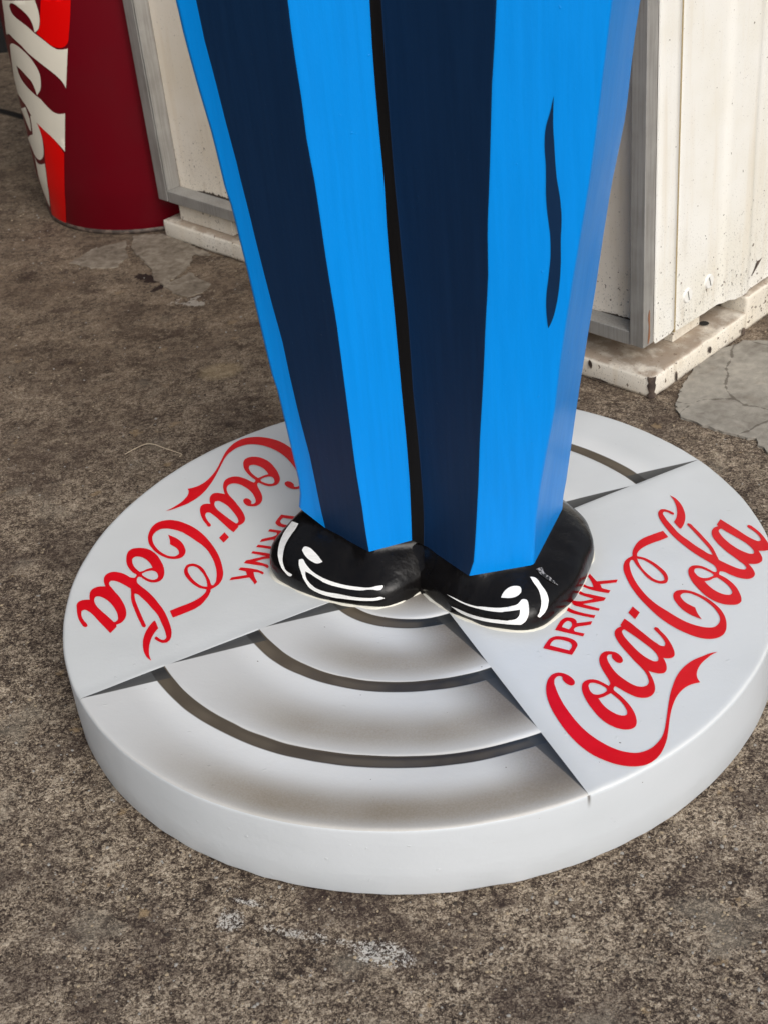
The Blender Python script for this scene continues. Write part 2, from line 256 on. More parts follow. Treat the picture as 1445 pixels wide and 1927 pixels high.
COLS = {"L0":[[0.1821,-0.149],[0.191,-0.1454],[0.2218,-0.1438],[0.2566,-0.1468],[0.3065,-0.1513],[0.3511,-0.1553],[0.3751,-0.16],[0.4511,-0.1669],[0.5021,-0.171],[0.544,-0.1752],[0.5829,-0.1786],[0.6021,-0.1832],[0.6675,-0.1891],[0.7209,-0.1974],[0.7742,-0.2041],[0.811,-0.2068]],"L1":[[0.1558,-0.1124],[0.1856,-0.1156],[0.2168,-0.1174],[0.2658,-0.1207],[0.317,-0.1271],[0.3744,-0.1324],[0.4231,-0.1358],[0.4646,-0.1418],[0.509,-0.147],[0.5467,-0.1511],[0.5854,-0.1548],[0.6052,-0.1574],[0.6403,-0.1607],[0.6837,-0.1663],[0.7363,-0.172],[0.7704,-0.1765],[0.8118,-0.1791]],"L2":[[0.156,-0.0396],[0.1853,-0.0412],[0.2224,-0.0419],[0.2762,-0.0445],[0.3361,-0.0451],[0.3937,-0.0458],[0.4215,-0.0461],[0.473,-0.0468],[0.5105,-0.0489],[0.558,-0.0507],[0.5953,-0.0515],[0.6331,-0.0526],[0.681,-0.0561],[0.7219,-0.0562],[0.7533,-0.0575],[0.7857,-0.0585],[0.822,-0.0583]],"L3":[[0.16,0.0064],[0.1933,0.0082],[0.2427,0.0105],[0.306,0.0114],[0.3647,0.0111],[0.4112,0.0112],[0.4726,0.0115],[0.5196,0.0111],[0.5758,0.0118],[0.6245,0.0137],[0.6482,0.0135],[0.6848,0.0133],[0.7238,0.0135],[0.7667,0.0142],[0.8141,0.016]],"M":[[0.155,0.0217],[0.2062,0.0256],[0.2608,0.0262],[0.3175,0.0263],[0.3662,0.0251],[0.4127,0.026],[0.4719,0.027],[0.528,0.0263],[0.5854,0.0259],[0.6251,0.0253],[0.6852,0.0259],[0.7505,0.0266],[0.8142,0.028]],"R1":[[0.152,0.0937],[0.1755,0.1012],[0.2253,0.1066],[0.2876,0.1127],[0.3471,0.1176],[0.4117,0.1244],[0.4461,0.1277],[0.4887,0.1314],[0.5443,0.1372],[0.6015,0.1393],[0.6481,0.1436],[0.7096,0.1483],[0.7467,0.1511],[0.7939,0.1563],[0.8265,0.1593]],"R2":[[0.1567,0.1648],[0.2123,0.1683],[0.2649,0.1752],[0.3202,0.1854],[0.3692,0.195],[0.4386,0.2035],[0.5266,0.2173],[0.5746,0.2258],[0.634,0.236],[0.713,0.2467],[0.7686,0.2536],[0.8179,0.2599]],"R3":[[0.1618,0.1718],[0.1731,0.172],[0.2069,0.1783],[0.2677,0.1867],[0.3219,0.1938],[0.3621,0.1997],[0.4026,0.2058],[0.4572,0.2148],[0.534,0.2256],[0.5893,0.234],[0.6694,0.25],[0.744,0.2577],[0.7835,0.2633]]}
MARK = [[2070,7322,1],[2033,7168,0],[1987,7013,0],[1970,6812,0],[1975,6626,0],[1970,6438,0],[1966,6321,0],[1971,6121,0],[1989,5876,0],[1986,5649,0],[1961,5420,0],[1929,5186,0],[1921,4990,0],[1932,4788,1],[1971,4872,0],[2023,5065,0],[2057,5279,0],[2080,5534,0],[2089,5805,0],[2104,6068,0],[2097,6249,0],[2070,6507,0],[2066,6576,0],[2059,6845,0],[2055,7007,0]]
STROKES = {"R":[[[[503,444,1],[588,405,0],[720,344,0],[866,301,0],[1010,284,0],[1152,277,0],[1290,295,0],[1380,327,0],[1431,384,0],[1479,379,0],[1510,290,0],[1508,206,0],[1477,138,0],[1420,89,1],[1321,90,0],[1150,103,0],[977,125,0],[814,168,0],[666,228,0],[561,300,1],[635,274,0],[783,213,0],[979,164,0],[1152,145,0],[1292,138,0],[1369,159,0],[1407,212,0],[1406,258,1],[1322,245,0],[1200,232,0],[1059,241,0],[915,268,0],[753,313,0],[621,374,0]]],[[[1178,401,1],[1206,463,0],[1266,521,0],[1342,542,0],[1403,528,0],[1413,474,0],[1377,427,0],[1301,398,0],[1224,397,0]]],[[[1509,655,1],[1565,649,0],[1644,556,0],[1707,465,0],[1731,373,0],[1710,280,0],[1659,203,0],[1623,179,0],[1605,194,1],[1638,262,0],[1648,339,0],[1641,416,0],[1608,508,0],[1552,585,0]]],[[[1575,752,1],[1642,775,0],[1667,715,0],[1744,654,0],[1837,560,1],[1762,599,0],[1654,667,0]]]],"L":[[[[-1411,857,1],[-1365,865,0],[-1321,809,0],[-1234,721,0],[-1118,649,0],[-960,584,0],[-809,543,0],[-614,515,0],[-453,507,0],[-341,532,0],[-288,533,0],[-291,509,0],[-452,482,0],[-611,477,0],[-807,504,0],[-988,549,0],[-1145,620,0],[-1243,677,0],[-1308,706,1],[-1302,663,0],[-1236,563,0],[-1143,499,0],[-1004,457,0],[-867,437,0],[-715,409,0],[-540,390,0],[-383,392,0],[-312,405,0],[-272,387,1],[-343,365,0],[-514,353,0],[-719,368,0],[-934,395,0],[-1116,443,0],[-1239,506,0],[-1314,605,0],[-1369,706,0],[-1409,809,0]]],[[[-1388,979,1],[-1365,1024,0],[-1303,1016,0],[-1218,956,0],[-1094,828,1],[-1153,806,0],[-1248,838,0],[-1332,904,0]]],[[[-1627,1380,1],[-1519,1342,1],[-1537,1282,0],[-1591,1173,0],[-1634,1050,0],[-1641,928,0],[-1625,810,0],[-1570,722,0],[-1486,661,0],[-1512,650,0],[-1595,708,0],[-1654,780,0],[-1707,899,0],[-1729,1021,0],[-1720,1146,0],[-1677,1288,0]]]]}

# ------------------------------------------------------------------ materials
def paint_speck(name, base, stain, fleck=0.5, rough=0.45, low=0.35):
    """old enamel: fine rust pits, denser near the floor, and dirt runs"""
    M = Mat(name, rough=rough, spec=0.35)
    x, y, z = M.xyz()
    big = M.noise(5, 4, 0.6)
    streak = M.noise(1, 4, 0.6, vec=M.map((34, 34, 2.6)))
    run = M.noise(1, 3, 0.6, vec=M.map((75, 75, 9)))
    pits = M.noise(430, 2, 0.6, vec=M.map((1, 1, 0.7)))
    pits2 = M.noise(120, 2, 0.5)
    zone = M.noise(13, 4, 0.65)
    wear = z.ss(low, 0.02) * 0.085 + zone * 0.10 - 0.012
    pit = (pits + wear).ss(0.755 - 0.05 * fleck, 0.80 - 0.05 * fleck)
    chip = (pits2 + wear * 1.1).ss(0.825 - 0.05 * fleck, 0.845 - 0.05 * fleck)
    c = M.mix(big.ss(0.35, 0.7), base, tuple(b * d for b, d in zip(base, (0.93, 0.91, 0.86))))
    c = M.mix(streak.ss(0.50, 0.75) * 0.45, c, tuple(b * d for b, d in zip(base, (0.84, 0.76, 0.64))))
    c = M.mix((run * 0.5 + zone * 0.5).ss(0.52, 0.68) * z.ss(low, 0.05) * 0.45, c, tuple(b * d for b, d in zip(base, (0.60, 0.52, 0.42))))
    c = M.mix(pit * 0.55, c, tuple(0.6 * q + 0.06 for q in stain))
    c = M.mix(chip * 0.9, c, stain)
    ge = M.t.nodes.new('ShaderNodeNewGeometry')      # dust and grime lie on what faces up
    nz = M.xyz(ge.outputs['Normal'])[2]
    grime = M.noise(28, 4, 0.65)
    c = M.mix(nz.ss(0.5, 0.9) * (grime * 0.9 + zone * 0.5).ss(0.42, 0.78) * 0.8, c, (0.25, 0.18, 0.125))
    M.color(c)
    M.bump(pits.ss(0.3, 0.7) - pit, 0.0005, 0.3)
    M.bump(M.noise(500, 2), 0.0003, 0.25)
    return M

M_cream = paint_speck("cream_enamel", (0.81, 0.80, 0.755), (0.10, 0.07, 0.05), 0.75)
M_panel = paint_speck("door_enamel_warm_bounce", (0.80, 0.735, 0.64), (0.10, 0.065, 0.045), 0.65)  # warm bounce light from the ground is tinted into this base colour
M_plinth = paint_speck("plinth_enamel", (0.76, 0.71, 0.62), (0.09, 0.06, 0.04), 0.45, 0.6, 0.12)
M_alu = Mat("aluminium", rough=0.55, metal=0.45, color=(0.42, 0.42, 0.41))
_s = M_alu.noise(1, 3, 0.6, vec=M_alu.map((300, 300, 9)))
_b = M_alu.noise(14, 4, 0.6)
M_alu.color(M_alu.mix((_s * 0.5 + _b * 0.5).ss(0.35, 0.65), (0.30, 0.288, 0.268), (0.42, 0.412, 0.392)))
M_alu.bump(_s, 0.0004, 0.3)
M_seal = Mat("yellowed_sealant", rough=0.7, color=(0.36, 0.28, 0.15))
M_dark = Mat("dark_gap", rough=0.9, color=(0.02, 0.018, 0.015))
M_rust = Mat("bare_metal_rust", rough=0.6, metal=0.0, color=(0.10, 0.07, 0.055))
M_rust.color(M_rust.mix(M_rust.noise(60, 3).ss(0.4, 0.7), (0.045, 0.032, 0.026), (0.15, 0.11, 0.085)))

# concrete ground
M_gr = Mat("worn_concrete", rough=0.88, spec=0.25)
wv = M_gr.warp(330, 0.005)
s1, d1 = M_gr.cell(390, wv)
s2, d2 = M_gr.cell(125, M_gr.warp(120, 0.012))
n1 = M_gr.noise(335, 3, 0.65, 1.5)
n2 = M_gr.noise(85, 3, 0.6, 0.8)
n3 = M_gr.noise(17, 4, 0.62, 0.3)
n4 = M_gr.noise(3.0, 4, 0.6)
n5 = M_gr.noise(620, 2, 0.5)
n6 = M_gr.noise(34, 4, 0.65, 0.6, vec=M_gr.map(loc=(5, 2, 0)))
f = (n6 - 0.5) * 0.24 + n1 * 0.66 + (s1 - 0.5) * 0.17 + (s2 - 0.5) * 0.08 + n2 * 0.20 + n3 * 0.20 + (n4 - 0.5) * 0.20 - 0.02
c = M_gr.ramp(f, [(0.375, (0.030, 0.020, 0.016)), (0.455, (0.088, 0.064, 0.048)), (0.53, (0.220, 0.172, 0.126)), (0.61, (0.43, 0.352, 0.262)), (0.70, (0.60, 0.51, 0.40))])
c = M_gr.mix((M_gr.noise(6.5, 5, 0.7) + n2 * 0.18).ss(0.58, 0.70) * 0.50, c, (0.048, 0.031, 0.027))
c = M_gr.mix((M_gr.noise(26, 3, 0.55, vec=M_gr.map(loc=(3, 7, 0))) + n1 * 0.15).ss(0.73, 0.80) * 0.65, c, (0.40, 0.285, 0.16))
c = M_gr.mix((M_gr.noise(9, 3, 0.55, vec=M_gr.map(loc=(9, 1, 0))) + n1 * 0.15).ss(0.66, 0.78) * 0.40, c, (0.30, 0.265, 0.21))
gx, gy, gz = M_gr.xyz()
# farther floor is smoother and browner
far = gy.ss(1.5, 2.6)
c = M_gr.mix(far * 0.62, c, M_gr.ramp(n2 * 0.5 + n3 * 0.5, [(0.38, (0.060, 0.040, 0.027)), (0.60, (0.215, 0.155, 0.104))]))
# damp reddish stains and pale scuffs under the can
c = M_gr.mix(far * (M_gr.noise(8, 5, 0.7, 0.5, vec=M_gr.map((1, 1.6, 1), (2, 5, 0)))).ss(0.57, 0.66) * 0.62, c, (0.045, 0.026, 0.020))
c = M_gr.mix(far * (M_gr.noise(6, 5, 0.7, 0.4, vec=M_gr.map((1, 1.5, 1), (7, 3, 0)))).ss(0.58, 0.70) * 0.50, c, (0.30, 0.235, 0.165))
def blob(M, x, y, cx, cy, rx, ry, rot=0.0):
    dx = x - cx; dy = y - cy
    a = (dx * cos(rot) + dy * sin(rot)) / rx; b = (dy * cos(rot) - dx * sin(rot)) / ry
    return (a * a + b * b)
wx = gx + (n3 - 0.5) * 0.10 + (n2 - 0.5) * 0.05; wy = gy + (M_gr.noise(15, 4, 0.65, vec=M_gr.map(loc=(6, 6, 0))) - 0.5) * 0.16
hole_ = blob(M_gr, wx, wy, -0.428, 2.725, 0.020, 0.040, 0.5).ss(1.3, 0.5).max(blob(M_gr, wx, wy, -0.395, 2.668, 0.028, 0.016, 0.2).ss(1.3, 0.5))
c = M_gr.mix((hole_ + n2 * 0.8 - 0.5).ss(0.25, 0.5) * hole_, c, (0.028, 0.016, 0.013))
chip_ = blob(M_gr, wx, wy, -0.335, 2.585, 0.034, 0.013, -0.5).ss(1.3, 0.4)
c = M_gr.mix((chip_ + n2 * 0.8 - 0.5).ss(0.3, 0.5) * chip_ * 0.8, c, (0.42, 0.38, 0.33))
c = M_gr.mix((blob(M_gr, gx, gy, -0.262, 2.28, 0.045, 0.035, 0.2).ss(1.2, 0.2) * (n2 + 0.3)).clamp() * 0.6, c, (0.34, 0.26, 0.15))
# spilt white paint
spill = blob(M_gr, gx, gy, -0.050, 0.966, 0.048, 0.022, -0.35).ss(1.0, 0.0)
spill = spill.max(blob(M_gr, gx, gy, -0.206, 1.030, 0.020, 0.020, 0.4).ss(1.0, 0.0))
spill = spill.max(blob(M_gr, gx, gy, -0.125, 1.000, 0.075, 0.010, -0.35).ss(1.0, 0.0) * 0.72)
spill = spill.max(blob(M_gr, gx, gy, -0.185, 1.052, 0.028, 0.006, -0.4).ss(1.0, 0.0) * 0.9)
c = M_gr.mix((spill * 0.26 + n1 * 1.2 + n2 * 0.5 + s1 * 0.18 - 1.10).ss(0.0, 0.20) * spill.ss(0.0, 0.5) * 0.85, c, (0.66, 0.64, 0.60))
# dark joint at the back
c = M_gr.mix(((gy - (3.93 - (gx + 0.9) * 1.05)).abs()).ss(0.03, 0.012) * (gx < -0.6), c, (0.012, 0.010, 0.009))
M_gr.color(c)
M_gr.bump(n1 * 0.8 + n5 * 0.2 + n2 * 0.4 - d1 * 0.35, 0.0030, 0.9)
M_gr.bump(n3, 0.008, 0.5)

M_patch = Mat("grey_screed", rough=0.8, spec=0.3)
q1 = M_patch.noise(60, 4, 0.6, 0.4); q2 = M_patch.noise(9, 4, 0.6)
q3 = M_patch.voronoi(4.6, 'DISTANCE_TO_EDGE', vec=M_patch.warp(9, 0.05))
pc = M_patch.ramp(q1 * 0.5 + q2 * 0.5, [(0.34, (0.17, 0.15, 0.125)), (0.5, (0.27, 0.25, 0.215)), (0.66, (0.37, 0.34, 0.29))])
q4 = M_patch.noise(240, 3, 0.6)
pc = M_patch.mix((q3 + (q1 - 0.5) * 0.05).ss(0.009, 0.003) * 0.7, pc, (0.085, 0.07, 0.055))
pc = M_patch.mix(M_patch.noise(14, 4, 0.65, vec=M_patch.map(loc=(4, 1, 0))).ss(0.55, 0.72) * 0.5, pc, (0.20, 0.155, 0.11))
pc = M_patch.mix(q4.ss(0.60, 0.72) * 0.4, pc, (0.12, 0.10, 0.08))
M_patch.color(pc)
M_patch.bump(q1, 0.003, 0.5)

M_patch2 = Mat("brown_screed", rough=0.85, spec=0.25)
q1 = M_patch2.noise(70, 4, 0.6, 0.4); q2 = M_patch2.noise(11, 4, 0.6)
M_patch2.color(M_patch2.ramp(q1 * 0.5 + q2 * 0.5, [(0.36, (0.12, 0.095, 0.072)), (0.5, (0.215, 0.18, 0.14)), (0.64, (0.32, 0.28, 0.225))]))
M_patch2.bump(q1, 0.003, 0.6)
# ------------------------------------------------------------------ ground (structure)
G = 40.0
def ground_z(x, y): return 0.0
ground = obj("ground", [(-G, -G, 0), (G, -G, 0), (G, G, 0), (-G, G, 0)], [(0, 1, 2, 3)], [M_gr])
tag(ground, kind='structure')
def patch(name, pts, h, mat):
    random.seed(len(pts) * 7)
    L = []
    N = len(pts)
    for i in range(N):
        a, b = pts[i], pts[(i + 1) % N]
        d = hypot(b[0] - a[0], b[1] - a[1]); k = max(1, int(d / 0.008))
        for j in range(k):
            t = j / k
            w = 0.0035 if d < 0.4 else 0
            L.append((lerp(a[0], b[0], t) + random.uniform(-w, w), lerp(a[1], b[1], t) + random.uniform(-w, w)))
    P, T = fill([L])
    V = [(x, y, h) for x, y in P]; n = len(V)
    # skirt
    base = len(V)
    V += [(x, y, h) for x, y in L] + [(x + random.uniform(-.002, .002), y + random.uniform(-.002, .002), -0.002) for x, y in L]
    m = len(L)
    F = list(T) + [(base + i, base + m + i, base + m + (i + 1) % m, base + (i + 1) % m) for i in range(m)]
    return fixn(obj(name, V, F, [mat], ground))
patch("cement_patch", [(0.601, 2.158), (0.543, 2.107), (0.521, 2.067), (0.507, 2.043), (0.487, 1.998), (0.48, 1.974), (0.485, 1.948), (0.504, 1.925), (0.518, 1.911), (0.529, 1.896), (0.545, 1.887), (0.564, 1.871), (0.576, 1.86), (0.581, 1.835), (0.585, 1.82), (0.64, 1.74), (0.74, 1.70), (0.86, 1.80), (0.90, 1.98), (0.86, 2.12), (0.74, 2.17), (0.685, 2.168), (0.647, 2.181)], 0.004, M_patch)
patch("cement_patch", [(-0.475, 2.95), (-0.477, 2.911), (-0.469, 2.858), (-0.447, 2.821), (-0.425, 2.767), (-0.415, 2.709), (-0.392, 2.675), (-0.369, 2.71), (-0.348, 2.739), (-0.339, 2.786), (-0.339, 2.815), (-0.30, 2.80), (-0.40, 2.94)], 0.003, M_patch2)

patch("cement_patch", [(-0.391, 2.674), (-0.359, 2.70), (-0.343, 2.725), (-0.324, 2.693), (-0.306, 2.673), (-0.294, 2.65), (-0.312, 2.619), (-0.341, 2.607), (-0.365, 2.63)], 0.002, M_patch2)
patch("cement_patch", [(-0.56, 2.90), (-0.49, 2.93), (-0.485, 2.88), (-0.478, 2.84), (-0.50, 2.79), (-0.55, 2.80), (-0.60, 2.84)], 0.002, M_patch2)
def grit_field():
    random.seed(11)
    mats = []
    for nm, col in (("tan_grit", (0.34, 0.275, 0.19)), ("grey_grit", (0.30, 0.285, 0.26)), ("dark_grit", (0.045, 0.036, 0.03)), ("pale_grit", (0.45, 0.41, 0.35))):
        mats.append(Mat(nm, rough=0.85, color=col, spec=0.2))
    V, F, MI = [], [], []
    ico = [(0, 0, 1)] + [(0.894 * cos(2 * pi * i / 5), 0.894 * sin(2 * pi * i / 5), 0.447) for i in range(5)] + [(0.894 * cos(2 * pi * (i + .5) / 5), 0.894 * sin(2 * pi * (i + .5) / 5), -0.447) for i in range(5)]
    fc = [(0, 1 + i, 1 + (i + 1) % 5) for i in range(5)] + [(1 + i, 6 + i, 1 + (i + 1) % 5) for i in range(5)] + [(6 + i, 6 + (i + 1) % 5, 1 + (i + 1) % 5) for i in range(5)]
    n = 0
    while n < 5000:
        y = random.uniform(0.85, 3.4) if random.random() < 0.75 else random.uniform(0.85, 1.5)
        x = random.uniform(-0.42, 0.42) * (0.35 + y * 0.62)
        if hypot(x - 0.0324, y - 1.4834) < 0.452: continue
        v = Vector((x - 0.4506, y - 2.0197))
        if v.x * -0.685 + v.y * 0.7285 > -0.01 and v.x * 0.7285 + v.y * 0.685 > -0.008: continue
        if hypot(x + 0.448, y - 3.2115) < 0.26: continue
        sz = 0.0006 + 0.0018 * random.random() ** 3.5
        b = len(V); sx, sy, sz_ = (sz * random.uniform(.7, 1.3) for _ in range(3)); a = random.uniform(0, pi)
        for px, py, pz in ico:
            px *= sx * random.uniform(.8, 1.2); py *= sy * random.uniform(.8, 1.2)
            V.append((x + px * cos(a) - py * sin(a), y + px * sin(a) + py * cos(a), pz * sz_ * 0.7 + sz_ * 0.12))
        F += [tuple(b + i for i in f_) for f_ in fc]; MI += [random.choice((0, 0, 0, 1, 1, 2, 2, 2))] * len(fc)
        n += 1
    o = obj("grit", V, F, mats, None, False, MI)
    return tag(o, "loose sand and grit lying on the concrete", "grit", kind='stuff')
grit_field()

# ------------------------------------------------------------------ back wall
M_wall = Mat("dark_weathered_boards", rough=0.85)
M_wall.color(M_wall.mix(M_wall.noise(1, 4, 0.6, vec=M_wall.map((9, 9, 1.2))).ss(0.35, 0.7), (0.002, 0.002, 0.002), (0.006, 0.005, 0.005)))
M_wall.bump(M_wall.noise(1, 4, 0.6, vec=M_wall.map((40, 40, 3))), 0.004, 0.5)
def boxverts(x0, x1, y0, y1, z0, z1):
    return [(x0, y0, z0), (x1, y0, z0), (x1, y1, z0), (x0, y1, z0), (x0, y0, z1), (x1, y0, z1), (x1, y1, z1), (x0, y1, z1)]
BF = [(0, 3, 2, 1), (4, 5, 6, 7), (0, 1, 5, 4), (1, 2, 6, 5), (2, 3, 7, 6), (3, 0, 4, 7)]
wall = empty("back_wall", (-0.9, 4.55, 0), rad(-4))
tag(wall, "dark weathered board wall in the shade behind the red can, with unseen boards added at left for shade", "wall")
for i in range(18):
    x = -1.4 + i * 0.24
    random.seed(i)
    o = obj("board", boxverts(x, x + 0.236, random.uniform(0, .006), 0.04, 0.0, 2.4), BF, [M_wall], wall)

for i in range(17):      # extra boards added out of view to shade the left side
    y = -0.25 - i * 0.24
    random.seed(50 + i)
    obj("board", boxverts(-1.44, -1.40 - random.uniform(0, .006), y, y + 0.236, 0.0, 2.6), BF, [M_wall], wall)
# ------------------------------------------------------------------ steel cabinet
CA = Vector((-0.68504, 0.72850)); CB = Vector((0.72850, 0.68504)); CO = Vector((0.4506, 2.0197))
cab = empty("steel_cabinet", (CO.x, CO.y, 0), atan2(-CA.y, -CA.x))
tag(cab, "rusty cream enamelled cabinet with aluminium edging on a chipped plinth", "cabinet")
# local frame: x = -a (right along the front), y = b (back)
def cbox(name, a0, a1, b0, b1, z0, z1, mat, parent=cab, bev=True):
    o = obj(name, boxverts(-a1, -a0, b0, b1, z0, z1), BF, [mat], parent)
    if bev: sharp(o)
    return o
def worn_slab(name, a0, a1, b0, b1, z0, z1, mat, seed, r=0.006, amp=0.0015):
    """a plank whose edges are rounded and knocked about"""
    bm = bmesh.new()
    vs = [bm.verts.new(v) for v in boxverts(-a1, -a0, b0, b1, z0, z1)]
    for q in BF: bm.faces.new([vs[i] for i in q])
    bmesh.ops.bevel(bm, geom=list(bm.edges), offset=r, segments=2, affect='EDGES', profile=0.6)
    longe = [e for e in bm.edges if e.calc_length() > 0.03]
    bmesh.ops.subdivide_edges(bm, edges=longe, cuts=24, use_grid_fill=True)
    for v in bm.verts:
        n = noise.noise_vector(v.co * 38 + Vector((seed, 0, 0))) * amp
        v.co += n
        if v.co.z < z0 + 0.001: v.co.z = z0
    me = bpy.data.meshes.new(name); bm.to_mesh(me); bm.free()
    return link(name, me, [mat], cab, True)
H = 1.30
worn_slab("plinth", -0.002, 1.25, 0.0, 0.285, 0.0, 0.040, M_plinth, 1.0, 0.007, 0.0016)
worn_slab("runner", 0.004, 0.06, 0.292, 1.10, 0.0, 0.0655, M_plinth, 4.0, 0.006, 0.0018)
cbox("foot_block", 1.043, 1.212, 0.022, 0.085, 0.0405, 0.088, M_plinth)
cbox("foot_block", 0.30, 0.46, 0.055, 0.12, 0.0405, 0.088, M_plinth)
cbox("foot_block", 0.04, 0.12, 0.12, 0.20, 0.0405, 0.088, M_plinth)
cbox("bottom_rail", 0.0465, 1.2245, 0.007, 0.0425, 0.082, 0.1065, M_alu)
# corner angle: two legs
def corner_post(name, a0, aw, bw, th, z0):
    # outer corner at a0, b=.005, legs of length aw / bw
    s = 1 if aw > 0 else -1
    pts = [(a0, 0.005), (a0 + aw, 0.005), (a0 + aw, 0.005 + th), (a0 + s * th, 0.005 + th), (a0 + s * th, 0.005 + bw), (a0, 0.005 + bw)]
    V = [(-a, b, z0) for a, b in pts] + [(-a, b, H) for a, b in pts]
    n = len(pts)
    F = [(i, (i + 1) % n, n + (i + 1) % n, n + i) for i in range(n)] + [tuple(range(n)), tuple(range(n, 2 * n))]
    return sharp(fixn(obj(name, V, F, [M_alu], cab)))
corner_post("corner_post", 0.0195, 0.027, 0.0275, 0.003, 0.0845)
corner_post("corner_post", 1.2545, -0.030, 0.033, 0.003, 0.0835)
# return of the left post (its light inner face)
cbox("post_return", 1.2222, 1.2247, 0.0078, 0.0425, 0.1065, H, M_alu)
cbox("top_rail", 0.0465, 1.2245, 0.007, 0.0425, H - 0.026, H, M_alu)
cbox("door_panel", 0.030, 1.2240, 0.043, 0.056, 0.0855, H - 0.027, M_panel)
# body behind
cbox("body", 0.026, 1.24, 0.058, 0.95, 0.089, H - 0.002, M_panel)
# side skin: a shallow pressed sheet with a worn lower edge
def side_sheet(name, prof, zf, mat):
    V, F = [], []
    bs = prof
    zs = [0] + [i / 14 for i in range(1, 15)]
    for b, a in bs:
        z0 = zf(b)
        for t in zs: V.append((-a, b, lerp(z0, H, t ** 1.6)))
    n = len(zs)
    for i in range(len(bs) - 1):
        for j in range(n - 1):
            F.append((i * n + j, (i + 1) * n + j, (i + 1) * n + j + 1, i * n + j + 1))
    o = fixn(obj(name, V, F, [mat], cab, True))
    return o
strip = [(0.0328, 0.0195), (0.0335, 0.0170), (0.036, 0.0160), (0.05, 0.0160), (0.075, 0.0160), (0.0862, 0.0162), (0.0872, 0.019)]
side_sheet("edge_strip", strip, lambda b: 0.083 + (0.004 if b > .085 or b < .0333 else 0), M_cream)
cbox("seam_sealant", 0.0163, 0.022, 0.0872, 0.0905, 0.080, H, M_seal, bev=False)
prof = [(0.0905, 0.0195), (0.0915, 0.0165), (0.095, 0.0160)]
b = 0.10
def rib(b):
    r = 0.0
    if 0.212 < b < 0.312:
        u = (b - 0.212) / 0.1
        r = 0.004 * min(1, u / 0.16, (1 - u) / 0.10)
    return 0.0160 - max(0, r)
while b < 0.93:
    prof.append((b, rib(b))); b += 0.0065
def lower(b):
    z = interp(b, [(0.0, 0.083), (0.09, 0.081), (0.19, 0.0785), (0.215, 0.079), (0.245, 0.0755), (0.268, 0.068), (0.285, 0.0665), (0.31, 0.0668), (0.95, 0.0675)])
    return z + 0.0012 * noise.noise(Vector((b * 60, 0, 0)))
side = side_sheet("side_panel", prof, lower, M_cream)
# screws
M_screw = Mat("painted_screw", rough=0.4, color=(0.80, 0.79, 0.75))
def screw(b, z, ang):
    bm = bmesh.new()
    bmesh.ops.create_cone(bm, cap_ends=True, segments=28, radius1=0.0128, radius2=0.0112, depth=0.003)
    me = bpy.data.meshes.new("screw_head"); bm.to_mesh(me); bm.free()
    o = link("screw_head", me, [M_screw], cab)
    o.rotation_euler = (0, pi / 2, 0); o.location = (-0.0160 + 0.0013, b, z)
    s = obj("slot", boxverts(-0.0009, 0.0009, -0.0088, 0.0088, 0.0012, 0.0018), BF, [M_dark], o)
    s.rotation_euler = (0, 0, ang)
screw(0.122, 0.133, rad(105)); screw(0.185, 0.133, rad(110))
# chipped corner of the plinth, hole in its top, rust marks
def flake(name, pts, place, mat):
    P, T = fill([spline([(x, y, 0) for x, y in pts], 4)])
    return obj(name, [place(x, y) for x, y in P], T, [mat], cab)
def hole(b, a, r, mat=M_dark):
    pts = [(r * cos(t * 2 * pi / 14) * 1.0, r * sin(t * 2 * pi / 14)) for t in range(14)]
    P, T = fill([pts]); return obj("screw_hole", [(-a + x, b + y, 0.0425) for x, y in P], T, [mat], cab)
hole(0.205, 0.034, 0.0085)
V, F = [], []
for j in range(8):
    z = lerp(0.0015, 0.0405, j / 7)
    for i in range(7):
        w = 0.72 + 0.28 * sin(j * 2.1) + (0.15 if j in (5, 6) else 0)
        t = rad(-45) + rad(62) * w * (i / 3 - 1)
        V.append((-0.0052 + 0.0086 * cos(t), 0.0072 + 0.0086 * sin(t), z))
for j in range(7):
    for i in range(6): F.append((j * 7 + i, j * 7 + i + 1, (j + 1) * 7 + i + 1, (j + 1) * 7 + i))
fixn(obj("bare_corner", V, F, [M_rust], cab, True))
# grime caught where the panel meets the bottom rail
M_mould = Mat("black_mildew", rough=0.9, color=(0.06, 0.045, 0.035))
def mildew(a0, a1, seed, hmax):
    random.seed(seed); n = int((a1 - a0) / 0.004); top = []
    for i in range(n + 1):
        a = lerp(a0, a1, i / n); env = sin(pi * i / n) ** 0.5
        top.append((a, env * hmax * (0.25 + 0.75 * abs(noise.noise(Vector((a * 140, seed, 0)))) * 1.6)))
    V = [(-a, 0.0418, 0.1060) for a, _ in top] + [(-a, 0.0418, 0.1066 + h) for a, h in top]
    m = n + 1
    fixn(obj("mildew", V, [(i, i + 1, m + i + 1, m + i) for i in range(n)], [M_mould], cab))
mildew(0.99, 1.165, 3, 0.012); mildew(0.052, 0.13, 8, 0.005)
random.seed(5)
for (a, z, w, h) in ((0.17, 0.018, .012, .004), (0.16, 0.012, .022, .003), (0.12, 0.03, .004, .008), (0.19, .02, .006, .003), (0.10, .006, .018, .002)):
    flake("paint_chip", [(-w, 0), (-w * .3, h), (w * .6, h * .6), (w, 0), (w * .4, -h), (-w * .5, -h * .6)], lambda x, y: (-a + x, -0.0022, z + y), M_rust)
for (b, z, w, h) in ((0.066, 0.014, .003, .011), (0.165, 0.02, .0045, .007), (.27, .01, .006, .008)):
    flake("paint_chip", [(-w, 0), (-w * .3, h), (w * .6, h * .6), (w, 0), (w * .4, -h), (-w * .5, -h * .6)], lambda x, y: (0.0046, b + x, z + y), M_rust)
